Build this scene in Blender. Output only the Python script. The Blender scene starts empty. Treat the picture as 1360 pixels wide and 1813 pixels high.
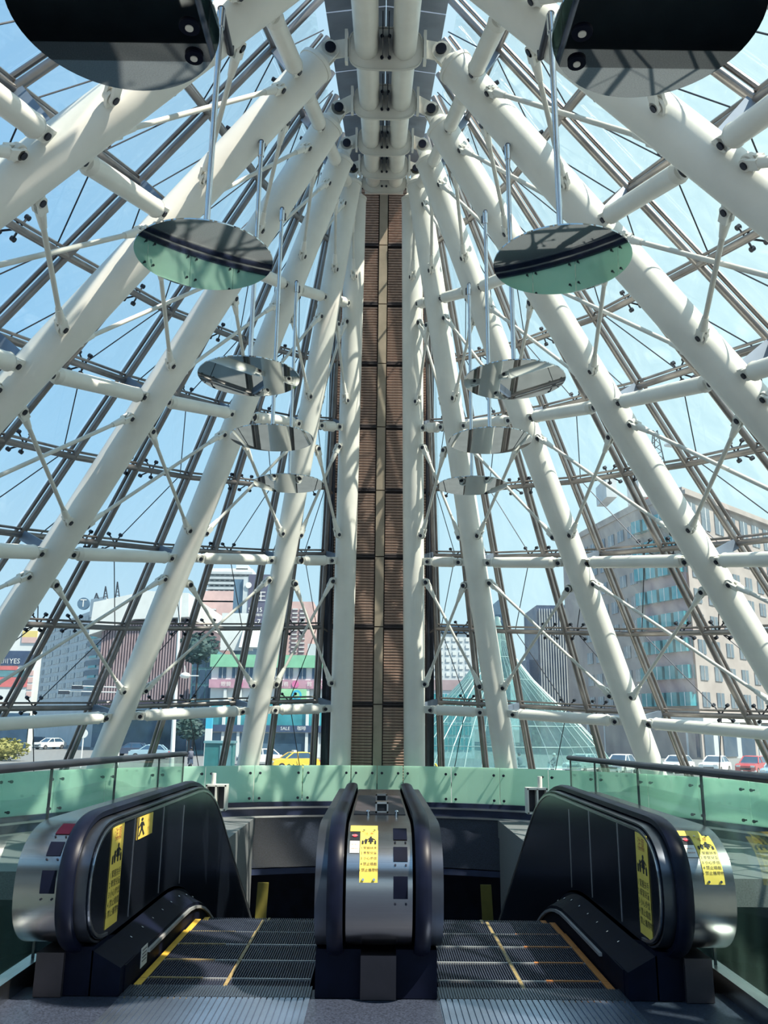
import bpy, math, random
from math import sin, cos, tan, pi, radians, sqrt, atan, atan2, degrees
from mathutils import Vector, Matrix
random.seed(7)
scene = bpy.context.scene
COL = scene.collection
V = Vector

# ------------------------------------------------------------------ camera
F_PX, EYE = 1480.0, 1.5
PITCH, ROLL, YAW = atan(372 / 1480.0), radians(.62), radians(.27)
fw = V((sin(YAW) * cos(PITCH), cos(YAW) * cos(PITCH), sin(PITCH)))
r0 = V((cos(YAW), -sin(YAW), 0)); u0 = r0.cross(fw)
RT = cos(ROLL) * r0 + sin(ROLL) * u0
UP = -sin(ROLL) * r0 + cos(ROLL) * u0
O = V((0, 0, EYE))
cd = bpy.data.cameras.new('camera')
cam = bpy.data.objects.new('camera', cd); COL.objects.link(cam)
cd.sensor_fit = 'HORIZONTAL'; cd.sensor_width = 36.0
cd.lens = 36.0 * F_PX / 1360.0
cd.clip_start = .05; cd.clip_end = 2000
cam.matrix_world = Matrix(((RT.x, UP.x, -fw.x, 0), (RT.y, UP.y, -fw.y, 0), (RT.z, UP.z, -fw.z, EYE), (0, 0, 0, 1)))
scene.camera = cam

def proj(P):
    d = V(P) - O; z = d.dot(fw)
    return 680 + F_PX * d.dot(RT) / z, 906.5 - F_PX * d.dot(UP) / z
def ray(x, y):
    return fw + RT * ((x - 680) / F_PX) + UP * ((906.5 - y) / F_PX)
def atz(x, y, z): d = ray(x, y); return O + d * ((z - EYE) / d.z)
def aty(x, y, Y): d = ray(x, y); return O + d * (Y / d.y)
def atx(x, y, X): d = ray(x, y); return O + d * (X / d.x)

# ------------------------------------------------------------------ world, sun, exposure
SUN_AZ, SUN_EL = radians(57), radians(55)       # azimuth: to the right of straight behind the camera
SUN = V((sin(SUN_AZ) * cos(SUN_EL), -cos(SUN_AZ) * cos(SUN_EL), sin(SUN_EL)))
w = bpy.data.worlds.new('sky'); scene.world = w; w.use_nodes = True
nt = w.node_tree; nt.nodes.clear()
def wn(t, **k):
    n = nt.nodes.new(t)
    for a, b in k.items(): setattr(n, a, b)
    return n
tc = wn('ShaderNodeTexCoord'); sx = wn('ShaderNodeSeparateXYZ'); nt.links.new(tc.outputs['Generated'], sx.inputs[0])
rp = wn('ShaderNodeValToRGB'); nt.links.new(sx.outputs['Z'], rp.inputs[0])
e = rp.color_ramp.elements
e[0].position = 0.0; e[0].color = (.58, .72, .78, 1)
e[1].position = .75; e[1].color = (.19, .40, .68, 1)
for ps, c in ((.10, (.49, .68, .80, 1)), (.30, (.33, .57, .79, 1)), (.50, (.255, .49, .745, 1))):
    k = e.new(ps); k.color = c
# paler, milkier air towards the sun's side of the sky
vd = wn('ShaderNodeVectorMath', operation='DOT_PRODUCT'); nt.links.new(tc.outputs['Generated'], vd.inputs[0])
vd.inputs[1].default_value = (.80, .30, .52)
mr = wn('ShaderNodeMapRange'); nt.links.new(vd.outputs['Value'], mr.inputs[0])
mr.inputs[1].default_value = .15; mr.inputs[2].default_value = .85; mr.inputs[3].default_value = 0; mr.inputs[4].default_value = .85
mx = wn('ShaderNodeMix', data_type='RGBA'); nt.links.new(mr.outputs[0], mx.inputs[0]); nt.links.new(rp.outputs[0], mx.inputs[6])
mx.inputs[7].default_value = (.66, .86, .86, 1)
bg = wn('ShaderNodeBackground'); bg.inputs[1].default_value = 1.0; nt.links.new(mx.outputs[2], bg.inputs[0])
ow = wn('ShaderNodeOutputWorld'); nt.links.new(bg.outputs[0], ow.inputs[0])
sd = bpy.data.lights.new('sun', 'SUN'); sd.energy = 7.0; sd.angle = radians(.6); sd.color = (1.0, .91, .76)
so = bpy.data.objects.new('sun', sd); COL.objects.link(so)
so.rotation_euler = SUN.to_track_quat('Z', 'Y').to_euler(); so.location = SUN * 60
scene.view_settings.view_transform = 'Standard'; scene.view_settings.look = 'None'
scene.view_settings.exposure = 0.32; scene.view_settings.gamma = 1.0
scene.view_settings.use_curve_mapping = False
scene.cycles.max_bounces = 7; scene.cycles.diffuse_bounces = 3; scene.cycles.glossy_bounces = 4; scene.cycles.transparent_max_bounces = 10

# ------------------------------------------------------------------ materials
M = {}
def new_mat(name):
    m = bpy.data.materials.new(name); m.use_nodes = True; m.node_tree.nodes.clear(); M[name] = m
    return m, m.node_tree
def node(t, ty, **k):
    n = t.nodes.new(ty)
    for a, b in k.items(): setattr(n, a, b)
    return n
def c4(c): return (c[0], c[1], c[2], 1)
def pbr(name, col, rough=.5, metal=0.0, var=.12, scale=6.0, bump=0.0, bscale=40.0, stretch=None, emit=0.0, spec=.5, coat=0.0):
    m, t = new_mat(name)
    out = node(t, 'ShaderNodeOutputMaterial'); b = node(t, 'ShaderNodeBsdfPrincipled')
    t.links.new(b.outputs[0], out.inputs[0])
    tcn = node(t, 'ShaderNodeTexCoord'); mp = node(t, 'ShaderNodeMapping'); t.links.new(tcn.outputs['Object'], mp.inputs[0])
    if stretch: mp.inputs['Scale'].default_value = stretch
    nz = node(t, 'ShaderNodeTexNoise'); nz.inputs['Scale'].default_value = scale; nz.inputs['Detail'].default_value = 4
    t.links.new(mp.outputs[0], nz.inputs['Vector'])
    r = node(t, 'ShaderNodeValToRGB'); t.links.new(nz.outputs['Fac'], r.inputs[0])
    r.color_ramp.elements[0].position = .3; r.color_ramp.elements[1].position = .7
    r.color_ramp.elements[0].color = c4([max(0, x * (1 - var)) for x in col])
    r.color_ramp.elements[1].color = c4([min(1, x * (1 + var)) for x in col])
    t.links.new(r.outputs[0], b.inputs['Base Color'])
    b.inputs['Roughness'].default_value = rough; b.inputs['Metallic'].default_value = metal
    b.inputs['Specular IOR Level'].default_value = spec
    if coat: b.inputs['Coat Weight'].default_value = coat; b.inputs['Coat Roughness'].default_value = .05
    if bump:
        n2 = node(t, 'ShaderNodeTexNoise'); n2.inputs['Scale'].default_value = bscale; t.links.new(mp.outputs[0], n2.inputs['Vector'])
        bp = node(t, 'ShaderNodeBump'); bp.inputs['Strength'].default_value = bump; bp.inputs['Distance'].default_value = .01
        t.links.new(n2.outputs['Fac'], bp.inputs['Height']); t.links.new(bp.outputs[0], b.inputs['Normal'])
    if emit:
        t.links.new(r.outputs[0], b.inputs['Emission Color']); b.inputs['Emission Strength'].default_value = emit
    return m
def glass(name, tint, dust=.03, refl=.05, dustcol=(.8, .9, .88), rough=.0):
    m, t = new_mat(name)
    out = node(t, 'ShaderNodeOutputMaterial')
    tr = node(t, 'ShaderNodeBsdfTransparent'); tr.inputs[0].default_value = c4(tint)
    gl = node(t, 'ShaderNodeBsdfGlossy'); gl.inputs['Roughness'].default_value = rough
    lw = node(t, 'ShaderNodeLayerWeight'); lw.inputs['Blend'].default_value = .5
    pw = node(t, 'ShaderNodeMath', operation='POWER'); t.links.new(lw.outputs['Facing'], pw.inputs[0]); pw.inputs[1].default_value = 4.5
    ma = node(t, 'ShaderNodeMath', operation='MULTIPLY_ADD'); t.links.new(pw.outputs[0], ma.inputs[0]); ma.inputs[1].default_value = .6; ma.inputs[2].default_value = refl
    mxs = node(t, 'ShaderNodeMixShader'); t.links.new(ma.outputs[0], mxs.inputs[0]); t.links.new(tr.outputs[0], mxs.inputs[1]); t.links.new(gl.outputs[0], mxs.inputs[2])
    df = node(t, 'ShaderNodeBsdfTranslucent'); df.inputs[0].default_value = c4(dustcol)
    tcn = node(t, 'ShaderNodeTexCoord'); mp = node(t, 'ShaderNodeMapping'); t.links.new(tcn.outputs['Object'], mp.inputs[0])
    mp.inputs['Scale'].default_value = (3, 3, .35); mp.inputs['Rotation'].default_value = (.5, .3, 0)
    nz = node(t, 'ShaderNodeTexNoise'); nz.inputs['Scale'].default_value = 1.6; nz.inputs['Detail'].default_value = 5; t.links.new(mp.outputs[0], nz.inputs['Vector'])
    mr2 = node(t, 'ShaderNodeMapRange'); t.links.new(nz.outputs['Fac'], mr2.inputs[0]); mr2.inputs[1].default_value = .35; mr2.inputs[2].default_value = .75
    mr2.inputs[3].default_value = dust * .4; mr2.inputs[4].default_value = dust * 2.0
    mx2 = node(t, 'ShaderNodeMixShader'); t.links.new(mr2.outputs[0], mx2.inputs[0]); t.links.new(mxs.outputs[0], mx2.inputs[1]); t.links.new(df.outputs[0], mx2.inputs[2])
    t.links.new(mx2.outputs[0], out.inputs[0])
    return m
def frosted(name, col):
    m, t = new_mat(name)
    out = node(t, 'ShaderNodeOutputMaterial')
    tcn = node(t, 'ShaderNodeTexCoord'); nz = node(t, 'ShaderNodeTexNoise'); nz.inputs['Scale'].default_value = .8; t.links.new(tcn.outputs['Object'], nz.inputs['Vector'])
    r = node(t, 'ShaderNodeValToRGB'); t.links.new(nz.outputs['Fac'], r.inputs[0])
    r.color_ramp.elements[0].color = c4([x * .92 for x in col]); r.color_ramp.elements[1].color = c4([min(1, x * 1.06) for x in col])
    d = node(t, 'ShaderNodeBsdfDiffuse'); tl = node(t, 'ShaderNodeBsdfTranslucent'); g = node(t, 'ShaderNodeBsdfGlossy'); g.inputs['Roughness'].default_value = .05
    t.links.new(r.outputs[0], d.inputs[0]); t.links.new(r.outputs[0], tl.inputs[0])
    a = node(t, 'ShaderNodeMixShader'); a.inputs[0].default_value = .68; t.links.new(d.outputs[0], a.inputs[1]); t.links.new(tl.outputs[0], a.inputs[2])
    b = node(t, 'ShaderNodeMixShader'); b.inputs[0].default_value = .06; t.links.new(a.outputs[0], b.inputs[1]); t.links.new(g.outputs[0], b.inputs[2])
    t.links.new(b.outputs[0], out.inputs[0]); return m
def stripes(name, ca, cb, scale, axis='X', rough=.4, metal=0.0, duty=.5):
    m, t = new_mat(name)
    out = node(t, 'ShaderNodeOutputMaterial'); b = node(t, 'ShaderNodeBsdfPrincipled'); t.links.new(b.outputs[0], out.inputs[0])
    tcn = node(t, 'ShaderNodeTexCoord'); wv = node(t, 'ShaderNodeTexWave', bands_direction=axis); wv.inputs['Scale'].default_value = scale
    wv.inputs['Distortion'].default_value = .0; t.links.new(tcn.outputs['Object'], wv.inputs['Vector'])
    r = node(t, 'ShaderNodeValToRGB'); t.links.new(wv.outputs['Fac'], r.inputs[0])
    r.color_ramp.elements[0].position = max(0, duty - .15); r.color_ramp.elements[1].position = min(1, duty + .15)
    r.color_ramp.elements[0].color = c4(ca); r.color_ramp.elements[1].color = c4(cb)
    t.links.new(r.outputs[0], b.inputs['Base Color']); b.inputs['Roughness'].default_value = rough; b.inputs['Metallic'].default_value = metal
    return m
pbr('white_paint', (.83, .82, .765), .38, 0, .06, 2.0)
pbr('white_dull', (.70, .69, .64), .5, 0, .08, 3.0)
pbr('mullion_steel', (.25, .23, .225), .32, .75, .2, 3.0)
pbr('dark_steel', (.06, .065, .085), .35, .6, .2, 4.0)
pbr('pin_dark', (.03, .035, .055), .4, .7, .2, 10)
pbr('cable_dark', (.03, .035, .05), .4, .6, .2, 10)
pbr('chrome', (.72, .74, .78), .12, 1.0, .05, 8)
pbr('mirror', (.52, .54, .55), .015, 1.0, .04, .7)
pbr('brushed_steel', (.42, .42, .43), .24, 1.0, .10, 5, stretch=(.2, 8, 60), bump=.02, bscale=60)
pbr('trim_steel', (.60, .60, .60), .28, 1.0, .1, 5)
pbr('panel_dark', (.032, .043, .068), .20, .8, .15, 3)
pbr('rubber', (.004, .006, .018), .40, 0, .2, 12, spec=.20)
pbr('black_plastic', (.003, .005, .016), .6, 0, .2, 9, spec=.10)
pbr('base_brown', (.065, .056, .066), .4, .5, .12, 7)
pbr('plate_blue', (.30, .37, .50), .26, .85, .25, 2.5, bump=.05, bscale=30)
pbr('track_steel', (.10, .11, .135), .30, .85, .15, 6); pbr('aluminium', (.70, .70, .70), .38, .6, .1, 6)
pbr('comb_steel', (.13, .16, .21), .38, .8, .2, 3)
pbr('step_metal', (.045, .053, .088), .48, .5, .25, 4)
pbr('yellow_paint', (.78, .48, .06), .5, 0, .15, 12)
pbr('orange_paint', (.60, .22, .05), .5, 0, .15, 12)
pbr('gold_worn', (.33, .24, .10), .5, 0, .25, 20)
pbr('granite', (.034, .043, .068), .42, 0, .5, 90, bump=.04, bscale=120)
pbr('granite_pale', (.17, .178, .19), .5, 0, .25, 60)
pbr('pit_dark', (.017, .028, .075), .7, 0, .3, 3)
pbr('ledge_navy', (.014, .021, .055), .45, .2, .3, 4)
pbr('slat_brown', (.50, .35, .29), .42, .15, .22, 14)
pbr('slat_back', (.05, .04, .045), .6, 0, .2, 6)
pbr('strip_tan', (.48, .40, .31), .5, .2, .18, 3)
pbr('ridge_panel', (.20, .25, .33), .45, .3, .2, 2)
pbr('sign_yellow', (.84, .63, .12), .4, 0, .06, 10)
pbr('sign_black', (.012, .014, .02), .5, 0, .1, 10)
pbr('sign_red', (.50, .03, .06), .5, 0, .1, 10)
pbr('sign_white', (.75, .74, .72), .5, 0, .05, 10)
pbr('sign_brown', (.40, .13, .05), .5, 0, .1, 10)
pbr('sign_maroon', (.03, .004, .014), .6, 0, .1, 10, spec=.1)
pbr('sign_lit', (.17, .145, .03), .5, 0, .1, 6)
glass('skin_glass', (.95, .985, .99), .016, .02)
glass('rail_glass', (.90, .975, .95), .02, .05, (.5, .8, .7))
glass('pavilion_glass', (.70, .90, .88), .16, .08, (.60, .85, .80))
frosted('mint_glass', (.72, .98, .83))
pbr('asphalt', (.19, .195, .205), .85, 0, .12, 2)
pbr('paving', (.17, .17, .165), .8, 0, .12, 3)
pbr('b_grey', (.50, .54, .57), .7, 0, .08, .6); pbr('b_white', (.66, .68, .68), .7, 0, .06, .6)
pbr('b_pink', (.62, .42, .40), .75, 0, .08, .8); pbr('b_beige', (.36, .315, .30), .75, 0, .10, .5)
pbr('b_mauve', (.36, .27, .29), .75, 0, .10, .7); pbr('b_plum', (.20, .15, .18), .7, 0, .12, 1.2)
pbr('b_navy', (.055, .085, .16), .4, .1, .2, .6); pbr('b_slate', (.10, .17, .25), .4, .1, .2, .7)
pbr('b_teal', (.14, .30, .34), .3, .2, .25, .7); pbr('b_green', (.22, .50, .33), .6, 0, .12, 1)
pbr('b_sign_pink', (.50, .28, .36), .6, 0, .15, 1); pbr('b_sign_lime', (.30, .62, .36), .6, 0, .1, 1)
pbr('b_cyan', (.05, .42, .62), .5, 0, .1, 1); pbr('b_magenta', (.62, .16, .34), .5, 0, .1, 1); pbr('b_billboard', (.10, .10, .16), .6, 0, .1, 1)
pbr('b_red', (.62, .16, .16), .6, 0, .1, 1); pbr('b_yellow', (.70, .55, .20), .6, 0, .1, 1)
pbr('win_blue', (.05, .10, .17), .12, .3, .3, .5); pbr('win_teal', (.07, .34, .40), .12, .3, .3, .5); pbr('win_grey', (.16, .20, .25), .15, .3, .3, .5)
pbr('car_white', (.75, .76, .76), .25, 0, .04, 2, coat=.6); pbr('car_red', (.50, .06, .07), .25, 0, .06, 2, coat=.6)
pbr('car_yellow', (.82, .52, .06), .3, 0, .05, 2, coat=.5); pbr('car_dark', (.05, .07, .12), .25, 0, .06, 2, coat=.6); pbr('car_blue', (.30, .45, .55), .25, 0, .06, 2, coat=.6)
pbr('tyre', (.02, .02, .025), .7, 0, .1, 9); pbr('hub', (.5, .5, .5), .3, .8, .1, 9)
pbr('kiosk_teal', (.03, .16, .17), .5, 0, .12, 3); pbr('leaf_olive', (.26, .25, .08), .7, 0, .35, 5); pbr('leaf_green', (.08, .17, .06), .7, 0, .35, 7); pbr('leaf_dark', (.03, .07, .07), .7, 0, .4, 4)
pbr('flower', (.80, .62, .08), .6, 0, .1, 9); pbr('cloth', (.12, .13, .18), .8, 0, .2, 9); pbr('skin_tone', (.45, .28, .20), .6, 0, .1, 9)
pbr('post_white', (.72, .74, .74), .4, .1, .06, 5); pbr('frame_pale', (.25, .38, .38), .4, .3, .1, 5)

# ------------------------------------------------------------------ mesh building
class MB:
    def __init__(s): s.v = []; s.f = []
    def add(s, vs, fs):
        n = len(s.v); s.v += [tuple(p) for p in vs]; s.f += [tuple(i + n for i in f) for f in fs]; return s
    def hexa(s, p):                      # 8 points: bottom loop 0-3, top loop 4-7
        return s.add(p, [(3, 2, 1, 0), (4, 5, 6, 7), (0, 1, 5, 4), (1, 2, 6, 5), (2, 3, 7, 6), (3, 0, 4, 7)])
    def box(s, c, d, m=None):
        hx, hy, hz = d[0] / 2, d[1] / 2, d[2] / 2
        p = [V((x, y, z)) for z in (-hz, hz) for x, y in ((-hx, -hy), (hx, -hy), (hx, hy), (-hx, hy))]
        if m is not None: p = [m @ q for q in p]
        return s.hexa([V(c) + q for q in p])
    def span(s, a, b):                   # axis-aligned box from corner to corner
        return s.box([(a[i] + b[i]) / 2 for i in range(3)], [abs(b[i] - a[i]) for i in range(3)])
    def prism(s, poly, d):               # extrude a 3D polygon by vector d
        n = len(poly); a = [V(p) for p in poly]; b = [p + V(d) for p in a]
        return s.add(a + b, [tuple(reversed(range(n))), tuple(range(n, 2 * n))] + [(i, (i + 1) % n, n + (i + 1) % n, n + i) for i in range(n)])
    def cone(s, a, b, ra, rb, n=12, caps=True):
        a, b = V(a), V(b); x, y = frame(b - a); vs = []
        for p, r in ((a, ra), (b, rb)):
            vs += [p + (x * cos(2 * pi * i / n) + y * sin(2 * pi * i / n)) * r for i in range(n)]
        fs = [(i, (i + 1) % n, n + (i + 1) % n, n + i) for i in range(n)]
        if caps: fs += [tuple(reversed(range(n))), tuple(range(n, 2 * n))]
        return s.add(vs, fs)
    def tube(s, a, b, r, n=12, caps=True): return s.cone(a, b, r, r, n, caps)
    def sweep(s, path, sec, side, closed=False):   # section points (u along side, v along normal) carried along path
        side = V(side).normalized(); n = len(path); k = len(sec); vs = []
        for i, p in enumerate(path):
            t = (V(path[min(i + 1, n - 1)]) - V(path[max(i - 1, 0)])).normalized(); nn = side.cross(t)
            vs += [V(p) + side * u + nn * v for u, v in sec]
        fs = []
        for i in range(n - 1):
            for j in range(k): fs.append((i * k + j, i * k + (j + 1) % k, (i + 1) * k + (j + 1) % k, (i + 1) * k + j))
        fs += [tuple(reversed(range(k))), tuple(range((n - 1) * k, n * k))]
        return s.add(vs, fs)
    def ball(s, c, r, n=8, m=6, sq=(1, 1, 1)):
        vs = [V(c) + V((0, 0, r * sq[2]))]; fs = []
        for i in range(1, m):
            for j in range(n):
                a, b = pi * i / m, 2 * pi * j / n
                vs.append(V(c) + V((r * sq[0] * sin(a) * cos(b), r * sq[1] * sin(a) * sin(b), r * sq[2] * cos(a))))
        vs.append(V(c) - V((0, 0, r * sq[2])))
        for j in range(n): fs.append((0, 1 + j, 1 + (j + 1) % n))
        for i in range(m - 2):
            for j in range(n): fs.append((1 + i * n + j, 1 + (i + 1) * n + j, 1 + (i + 1) * n + (j + 1) % n, 1 + i * n + (j + 1) % n))
        L = len(vs) - 1
        for j in range(n): fs.append((L, 1 + (m - 2) * n + (j + 1) % n, 1 + (m - 2) * n + j))
        return s.add(vs, fs)
    def mesh(s, name, mat, smooth=False):
        me = bpy.data.meshes.new(name); me.from_pydata(s.v, [], s.f); me.materials.append(M[mat])
        me.validate(); me.update()
        bpy_fix(me)
        if smooth: smooth_mesh(me)
        return me
    def obj(s, name, mat, parent=None, smooth=False): return link(name, s.mesh(name, mat, smooth), parent)
def bpy_fix(me):
    import bmesh
    b = bmesh.new(); b.from_mesh(me); bmesh.ops.recalc_face_normals(b, faces=b.faces); b.to_mesh(me); b.free()
def smooth_mesh(me, ang=40):
    import bmesh
    b = bmesh.new(); b.from_mesh(me); lim = radians(ang)
    for f in b.faces: f.smooth = True
    for e_ in b.edges: e_.smooth = len(e_.link_faces) == 2 and e_.calc_face_angle(0) < lim
    b.to_mesh(me); b.free()
def frame(d):
    d = V(d).normalized(); a = V((0, 0, 1)) if abs(d.z) < .9 else V((0, 1, 0))
    x = a.cross(d).normalized(); return x, d.cross(x)
def basis(z, x=None):
    z = V(z).normalized()
    if x is None: x, y = frame(z)
    else:
        x = (V(x) - z * V(x).dot(z)).normalized(); y = z.cross(x)
    return Matrix((x, y, z)).transposed()
WORLD = {}
def link(name, me, parent=None, mw=None):
    o = bpy.data.objects.new(name, me); COL.objects.link(o)
    mw = mw or Matrix.Identity(4)
    o.matrix_basis = mw; WORLD[o.name] = mw
    if parent is not None:
        o.parent = parent; o.matrix_parent_inverse = WORLD[parent.name].inverted()
    return o
def xf(loc, rot=None):
    m = rot.to_4x4() if rot is not None else Matrix.Identity(4); m.translation = V(loc); return m
def tag(o, label, cat, group=None):
    o['label'] = label; o['category'] = cat
    if group: o['group'] = group
    return o
def thing(name, label, cat, loc=(0, 0, 0), group=None):
    o = link(name, None, None, xf(loc)); o.empty_display_size = .2
    return tag(o, label, cat, group)
def struct(name, label=None, loc=(0, 0, 0), me=None):
    o = link(name, me, None, xf(loc)); o['kind'] = 'structure'
    if label: o['label'] = label
    return o
def as_struct(o, label=None):
    o['kind'] = 'structure'
    if label: o['label'] = label
    return o
ORD = ['first', 'second', 'third', 'fourth', 'fifth', 'sixth', 'seventh', 'eighth', 'ninth', 'tenth', 'eleventh', 'twelfth']
SIDE = {-1: 'left', 1: 'right'}
_txt = {}
def text_mesh(s, mat, size=1.0, thick=0.0):
    k = (s, mat)
    if k in _txt: return _txt[k]
    c = bpy.data.curves.new('lettering', 'FONT'); c.body = s; c.align_x = 'CENTER'; c.align_y = 'CENTER'; c.size = 1.0; c.resolution_u = 2
    o = bpy.data.objects.new('lettering', c); COL.objects.link(o)
    bpy.context.view_layer.update()
    me = bpy.data.meshes.new_from_object(o.evaluated_get(bpy.context.evaluated_depsgraph_get()))
    bpy.data.objects.remove(o); bpy.data.curves.remove(c)
    me.materials.clear(); me.materials.append(M[mat]); me.name = 'lettering'
    _txt[k] = me; return me
def lettering(s, mat, loc, right, up, size, parent, name='lettering', sx=1.0):
    right = V(right).normalized(); up = V(up).normalized(); n = right.cross(up)
    R = Matrix((right * size * sx, up * size, n * size)).transposed()
    return link(name, text_mesh(s, mat), parent, xf(loc, R))
# ================================================================== the place: floors, pit, parapet
CY, RW = 10.1, 6.41                       # parapet circle
def circ(th, R, z): return V((R * sin(th), CY + R * cos(th), z))
def ring_wall(name, R, z0, z1, mat, a0=-125, a1=125, th=.05, parent=None, n=64, smooth=True):
    b = MB()
    aa = [radians(a0 + (a1 - a0) * i / n) for i in range(n + 1)]
    sec = [(R, z0), (R + th, z0), (R + th, z1), (R, z1)]
    vs = [circ(a, r, z) for a in aa for r, z in sec]
    fs = [(i * 4 + j, i * 4 + (j + 1) % 4, i * 4 + 4 + (j + 1) % 4, i * 4 + 4 + j) for i in range(n) for j in range(4)]
    fs += [(0, 1, 2, 3), (n * 4 + 3, n * 4 + 2, n * 4 + 1, n * 4)]
    return b.add(vs, fs).obj(name, mat, parent, smooth)
def annulus(name, R0, R1, z, mat, a0=-180, a1=180, t=.3, n=72):
    b = MB(); aa = [radians(a0 + (a1 - a0) * i / n) for i in range(n + 1)]
    vs = [circ(a, r, zz) for a in aa for r, zz in ((R0, z - t), (R1, z - t), (R1, z), (R0, z))]
    fs = [(i * 4 + j, i * 4 + (j + 1) % 4, i * 4 + 4 + (j + 1) % 4, i * 4 + 4 + j) for i in range(n) for j in range(4)]
    return b.add(vs, fs).obj(name, mat)
as_struct(MB().span((-2.1, -9, -.6), (2.1, 5.36, -.004)).obj('floor', 'granite'), 'dark granite landing floor in front of the escalators')
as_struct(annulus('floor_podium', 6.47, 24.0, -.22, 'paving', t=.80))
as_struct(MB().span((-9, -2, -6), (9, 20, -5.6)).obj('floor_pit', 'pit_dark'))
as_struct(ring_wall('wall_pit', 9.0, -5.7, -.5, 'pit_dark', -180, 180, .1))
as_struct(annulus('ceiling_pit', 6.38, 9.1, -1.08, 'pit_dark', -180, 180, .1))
wp = struct('wall_parapet', 'low curved parapet of mint green frosted glass panels around the escalator pit', (0, CY + RW, 0))
ring_wall('granite_wall', 6.37, -1.06, -.2, 'granite', -130, 130, .08, wp)
ring_wall('kerb', 6.35, -.2, .06, 'ledge_navy', -130, 130, .10, wp)
for z in (-.035, -.19):
    ring_wall('trim_line', 6.325, z - .016, z + .016, 'trim_steel', -130, 130, .03, wp)
bolt_mb = MB().tube((0, 0, 0), (0, 0, .075), .012, 8).tube((0, 0, .06), (0, 0, .085), .024, 10)
bolt_me = bolt_mb.mesh('bolt', 'pin_dark', True)
joints = [0, 4.4]
while joints[-1] < 112: joints.append(joints[-1] + 8.1)
for sg in (-1, 1):
    for i in range(len(joints) - 1):
        a0, a1 = radians(joints[i] + .07) * sg, radians(joints[i + 1] - .07) * sg
        b = MB(); vs = []
        for k in range(4):
            a = a0 + (a1 - a0) * k / 3
            vs += [circ(a, RW, .06), circ(a, RW + .02, .06), circ(a, RW + .02, .70), circ(a, RW, .70)]
        fs = [(k * 4 + j, k * 4 + (j + 1) % 4, k * 4 + 4 + (j + 1) % 4, k * 4 + 4 + j) for k in range(3) for j in range(4)] + [(0, 1, 2, 3), (15, 14, 13, 12)]
        pn = b.add(vs, fs).obj('glass_panel', 'mint_glass', wp)
        for a in (a0 + sg * radians(.75), a1 - sg * radians(.75)):
            for z in (.57, .13):
                n = V((-sin(a), -cos(a), 0)); link('bolt', bolt_me, pn, xf(circ(a, RW, z), basis(n)))
for sg in (-1, 1):                        # granite shelves beside the escalator shaft
    th0 = math.asin(2.2 / 6.34); th1 = math.acos((10.3 - CY) / 6.34)
    poly = [circ(sg * (th0 + (th1 - th0) * i / 20), 6.34, -.2) for i in range(21)] + [V((sg * 2.2, 10.3, -.2))]
    as_struct(MB().prism(poly, (0, 0, -.3)).obj('floor_ledge', 'granite_pale'), 'pale granite shelf on the %s side of the escalator shaft' % SIDE[sg])

for sg in (-1, 1):
    as_struct(MB().span((sg * 2.2, 11.4, -2.6), (sg * 2.35, 15.9, -.5)).obj('wall_shaft', 'granite_pale'), 'granite side wall of the escalator shaft, %s side' % SIDE[sg])
# ================================================================== steel frame of the hall
RIB_T = {1: (.57, 14.95, 12.12), 2: (.60, 13.8, 11.68), 3: (.64, 12.2, 10.97), 4: (.67, 10.3, 10.08), 5: (.68, 8.45, 9.37), 6: (.68, 6.6, 8.75), 7: (.68, 4.75, 8.0)}
RIB_F = {1: (.74, 17.21, 0), 2: (2.57, 16.77, 0), 3: (5.03, 15.18, 0), 4: (6.84, 12.18, 0), 5: (7.5, 8.25, 0), 6: (7.5, 4.82, 0), 7: (7.3, 1.6, 0)}
RING = {1: (.145, .145, .141, .135, .125, .11, .10), 2: (.380, .382, .381, .371, .34, .31, .29), 3: (.596, .596, .596, .585, .548, .51, .48),
        4: (.80, .795, .788, .775, .748, .703, .665), 5: (.972, .972, .968, .965, .952, .93, .91)}
OFF = {1: (.55, .45, .1), 2: (.55, .5, .1), 3: (.65, .3, .1), 4: (.75, .25, .2), 5: (.8, .1, .3), 6: (.8, 0, .35), 7: (.8, 0, .35)}
RR_ = .21
def skin_on(k, t, sg): return (mir(RIB_F[k], sg) + mir(OFF[k], sg)).lerp(mir(RIB_T[k], sg) + mir((OFF[k][0] * .42, OFF[k][1], OFF[k][2] + .30), sg), t)
def mir(p, sg): return V((p[0] * sg, p[1], p[2]))
def rib_pt(k, t, sg): return mir(RIB_F[k], sg).lerp(mir(RIB_T[k], sg), t)
def rib_dir(k, sg): return (mir(RIB_T[k], sg) - mir(RIB_F[k], sg)).normalized()
RID = V((0, 1, .437)).normalized()
def ridge(Y): return V((0, Y, 9.42 + (Y - 8.45) * .437))
NEAR = {1: 'beside the brown slatted column', 2: 'second from the brown slatted column', 3: 'third from the brown slatted column',
        4: 'fourth from the brown slatted column', 5: 'fifth from the brown slatted column', 6: 'passing behind the largest mirror disc', 7: 'nearest the camera'}
pin_me = MB().tube((-.075, 0, 0), (.075, 0, 0), .045, 14).mesh('pin', 'pin_dark', True)
def eye_me(r, t, L):                      # fork: two eye plates on a block, local z runs out of the member, pin axis is local x
    b = MB()
    for s in (-1, 1):
        b.tube((s * t, 0, 0), (s * (t + .022), 0, 0), r, 16)
        b.span((s * t, -r, -L), (s * (t + .022), r, 0))
    b.span((-t - .022, -r, -L), (t + .022, r, -L + .05))
    return b.mesh('clevis', 'white_paint', True)
clev_strut = eye_me(.068, .024, .17)
clev_rib = eye_me(.11, .035, .24)
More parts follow.
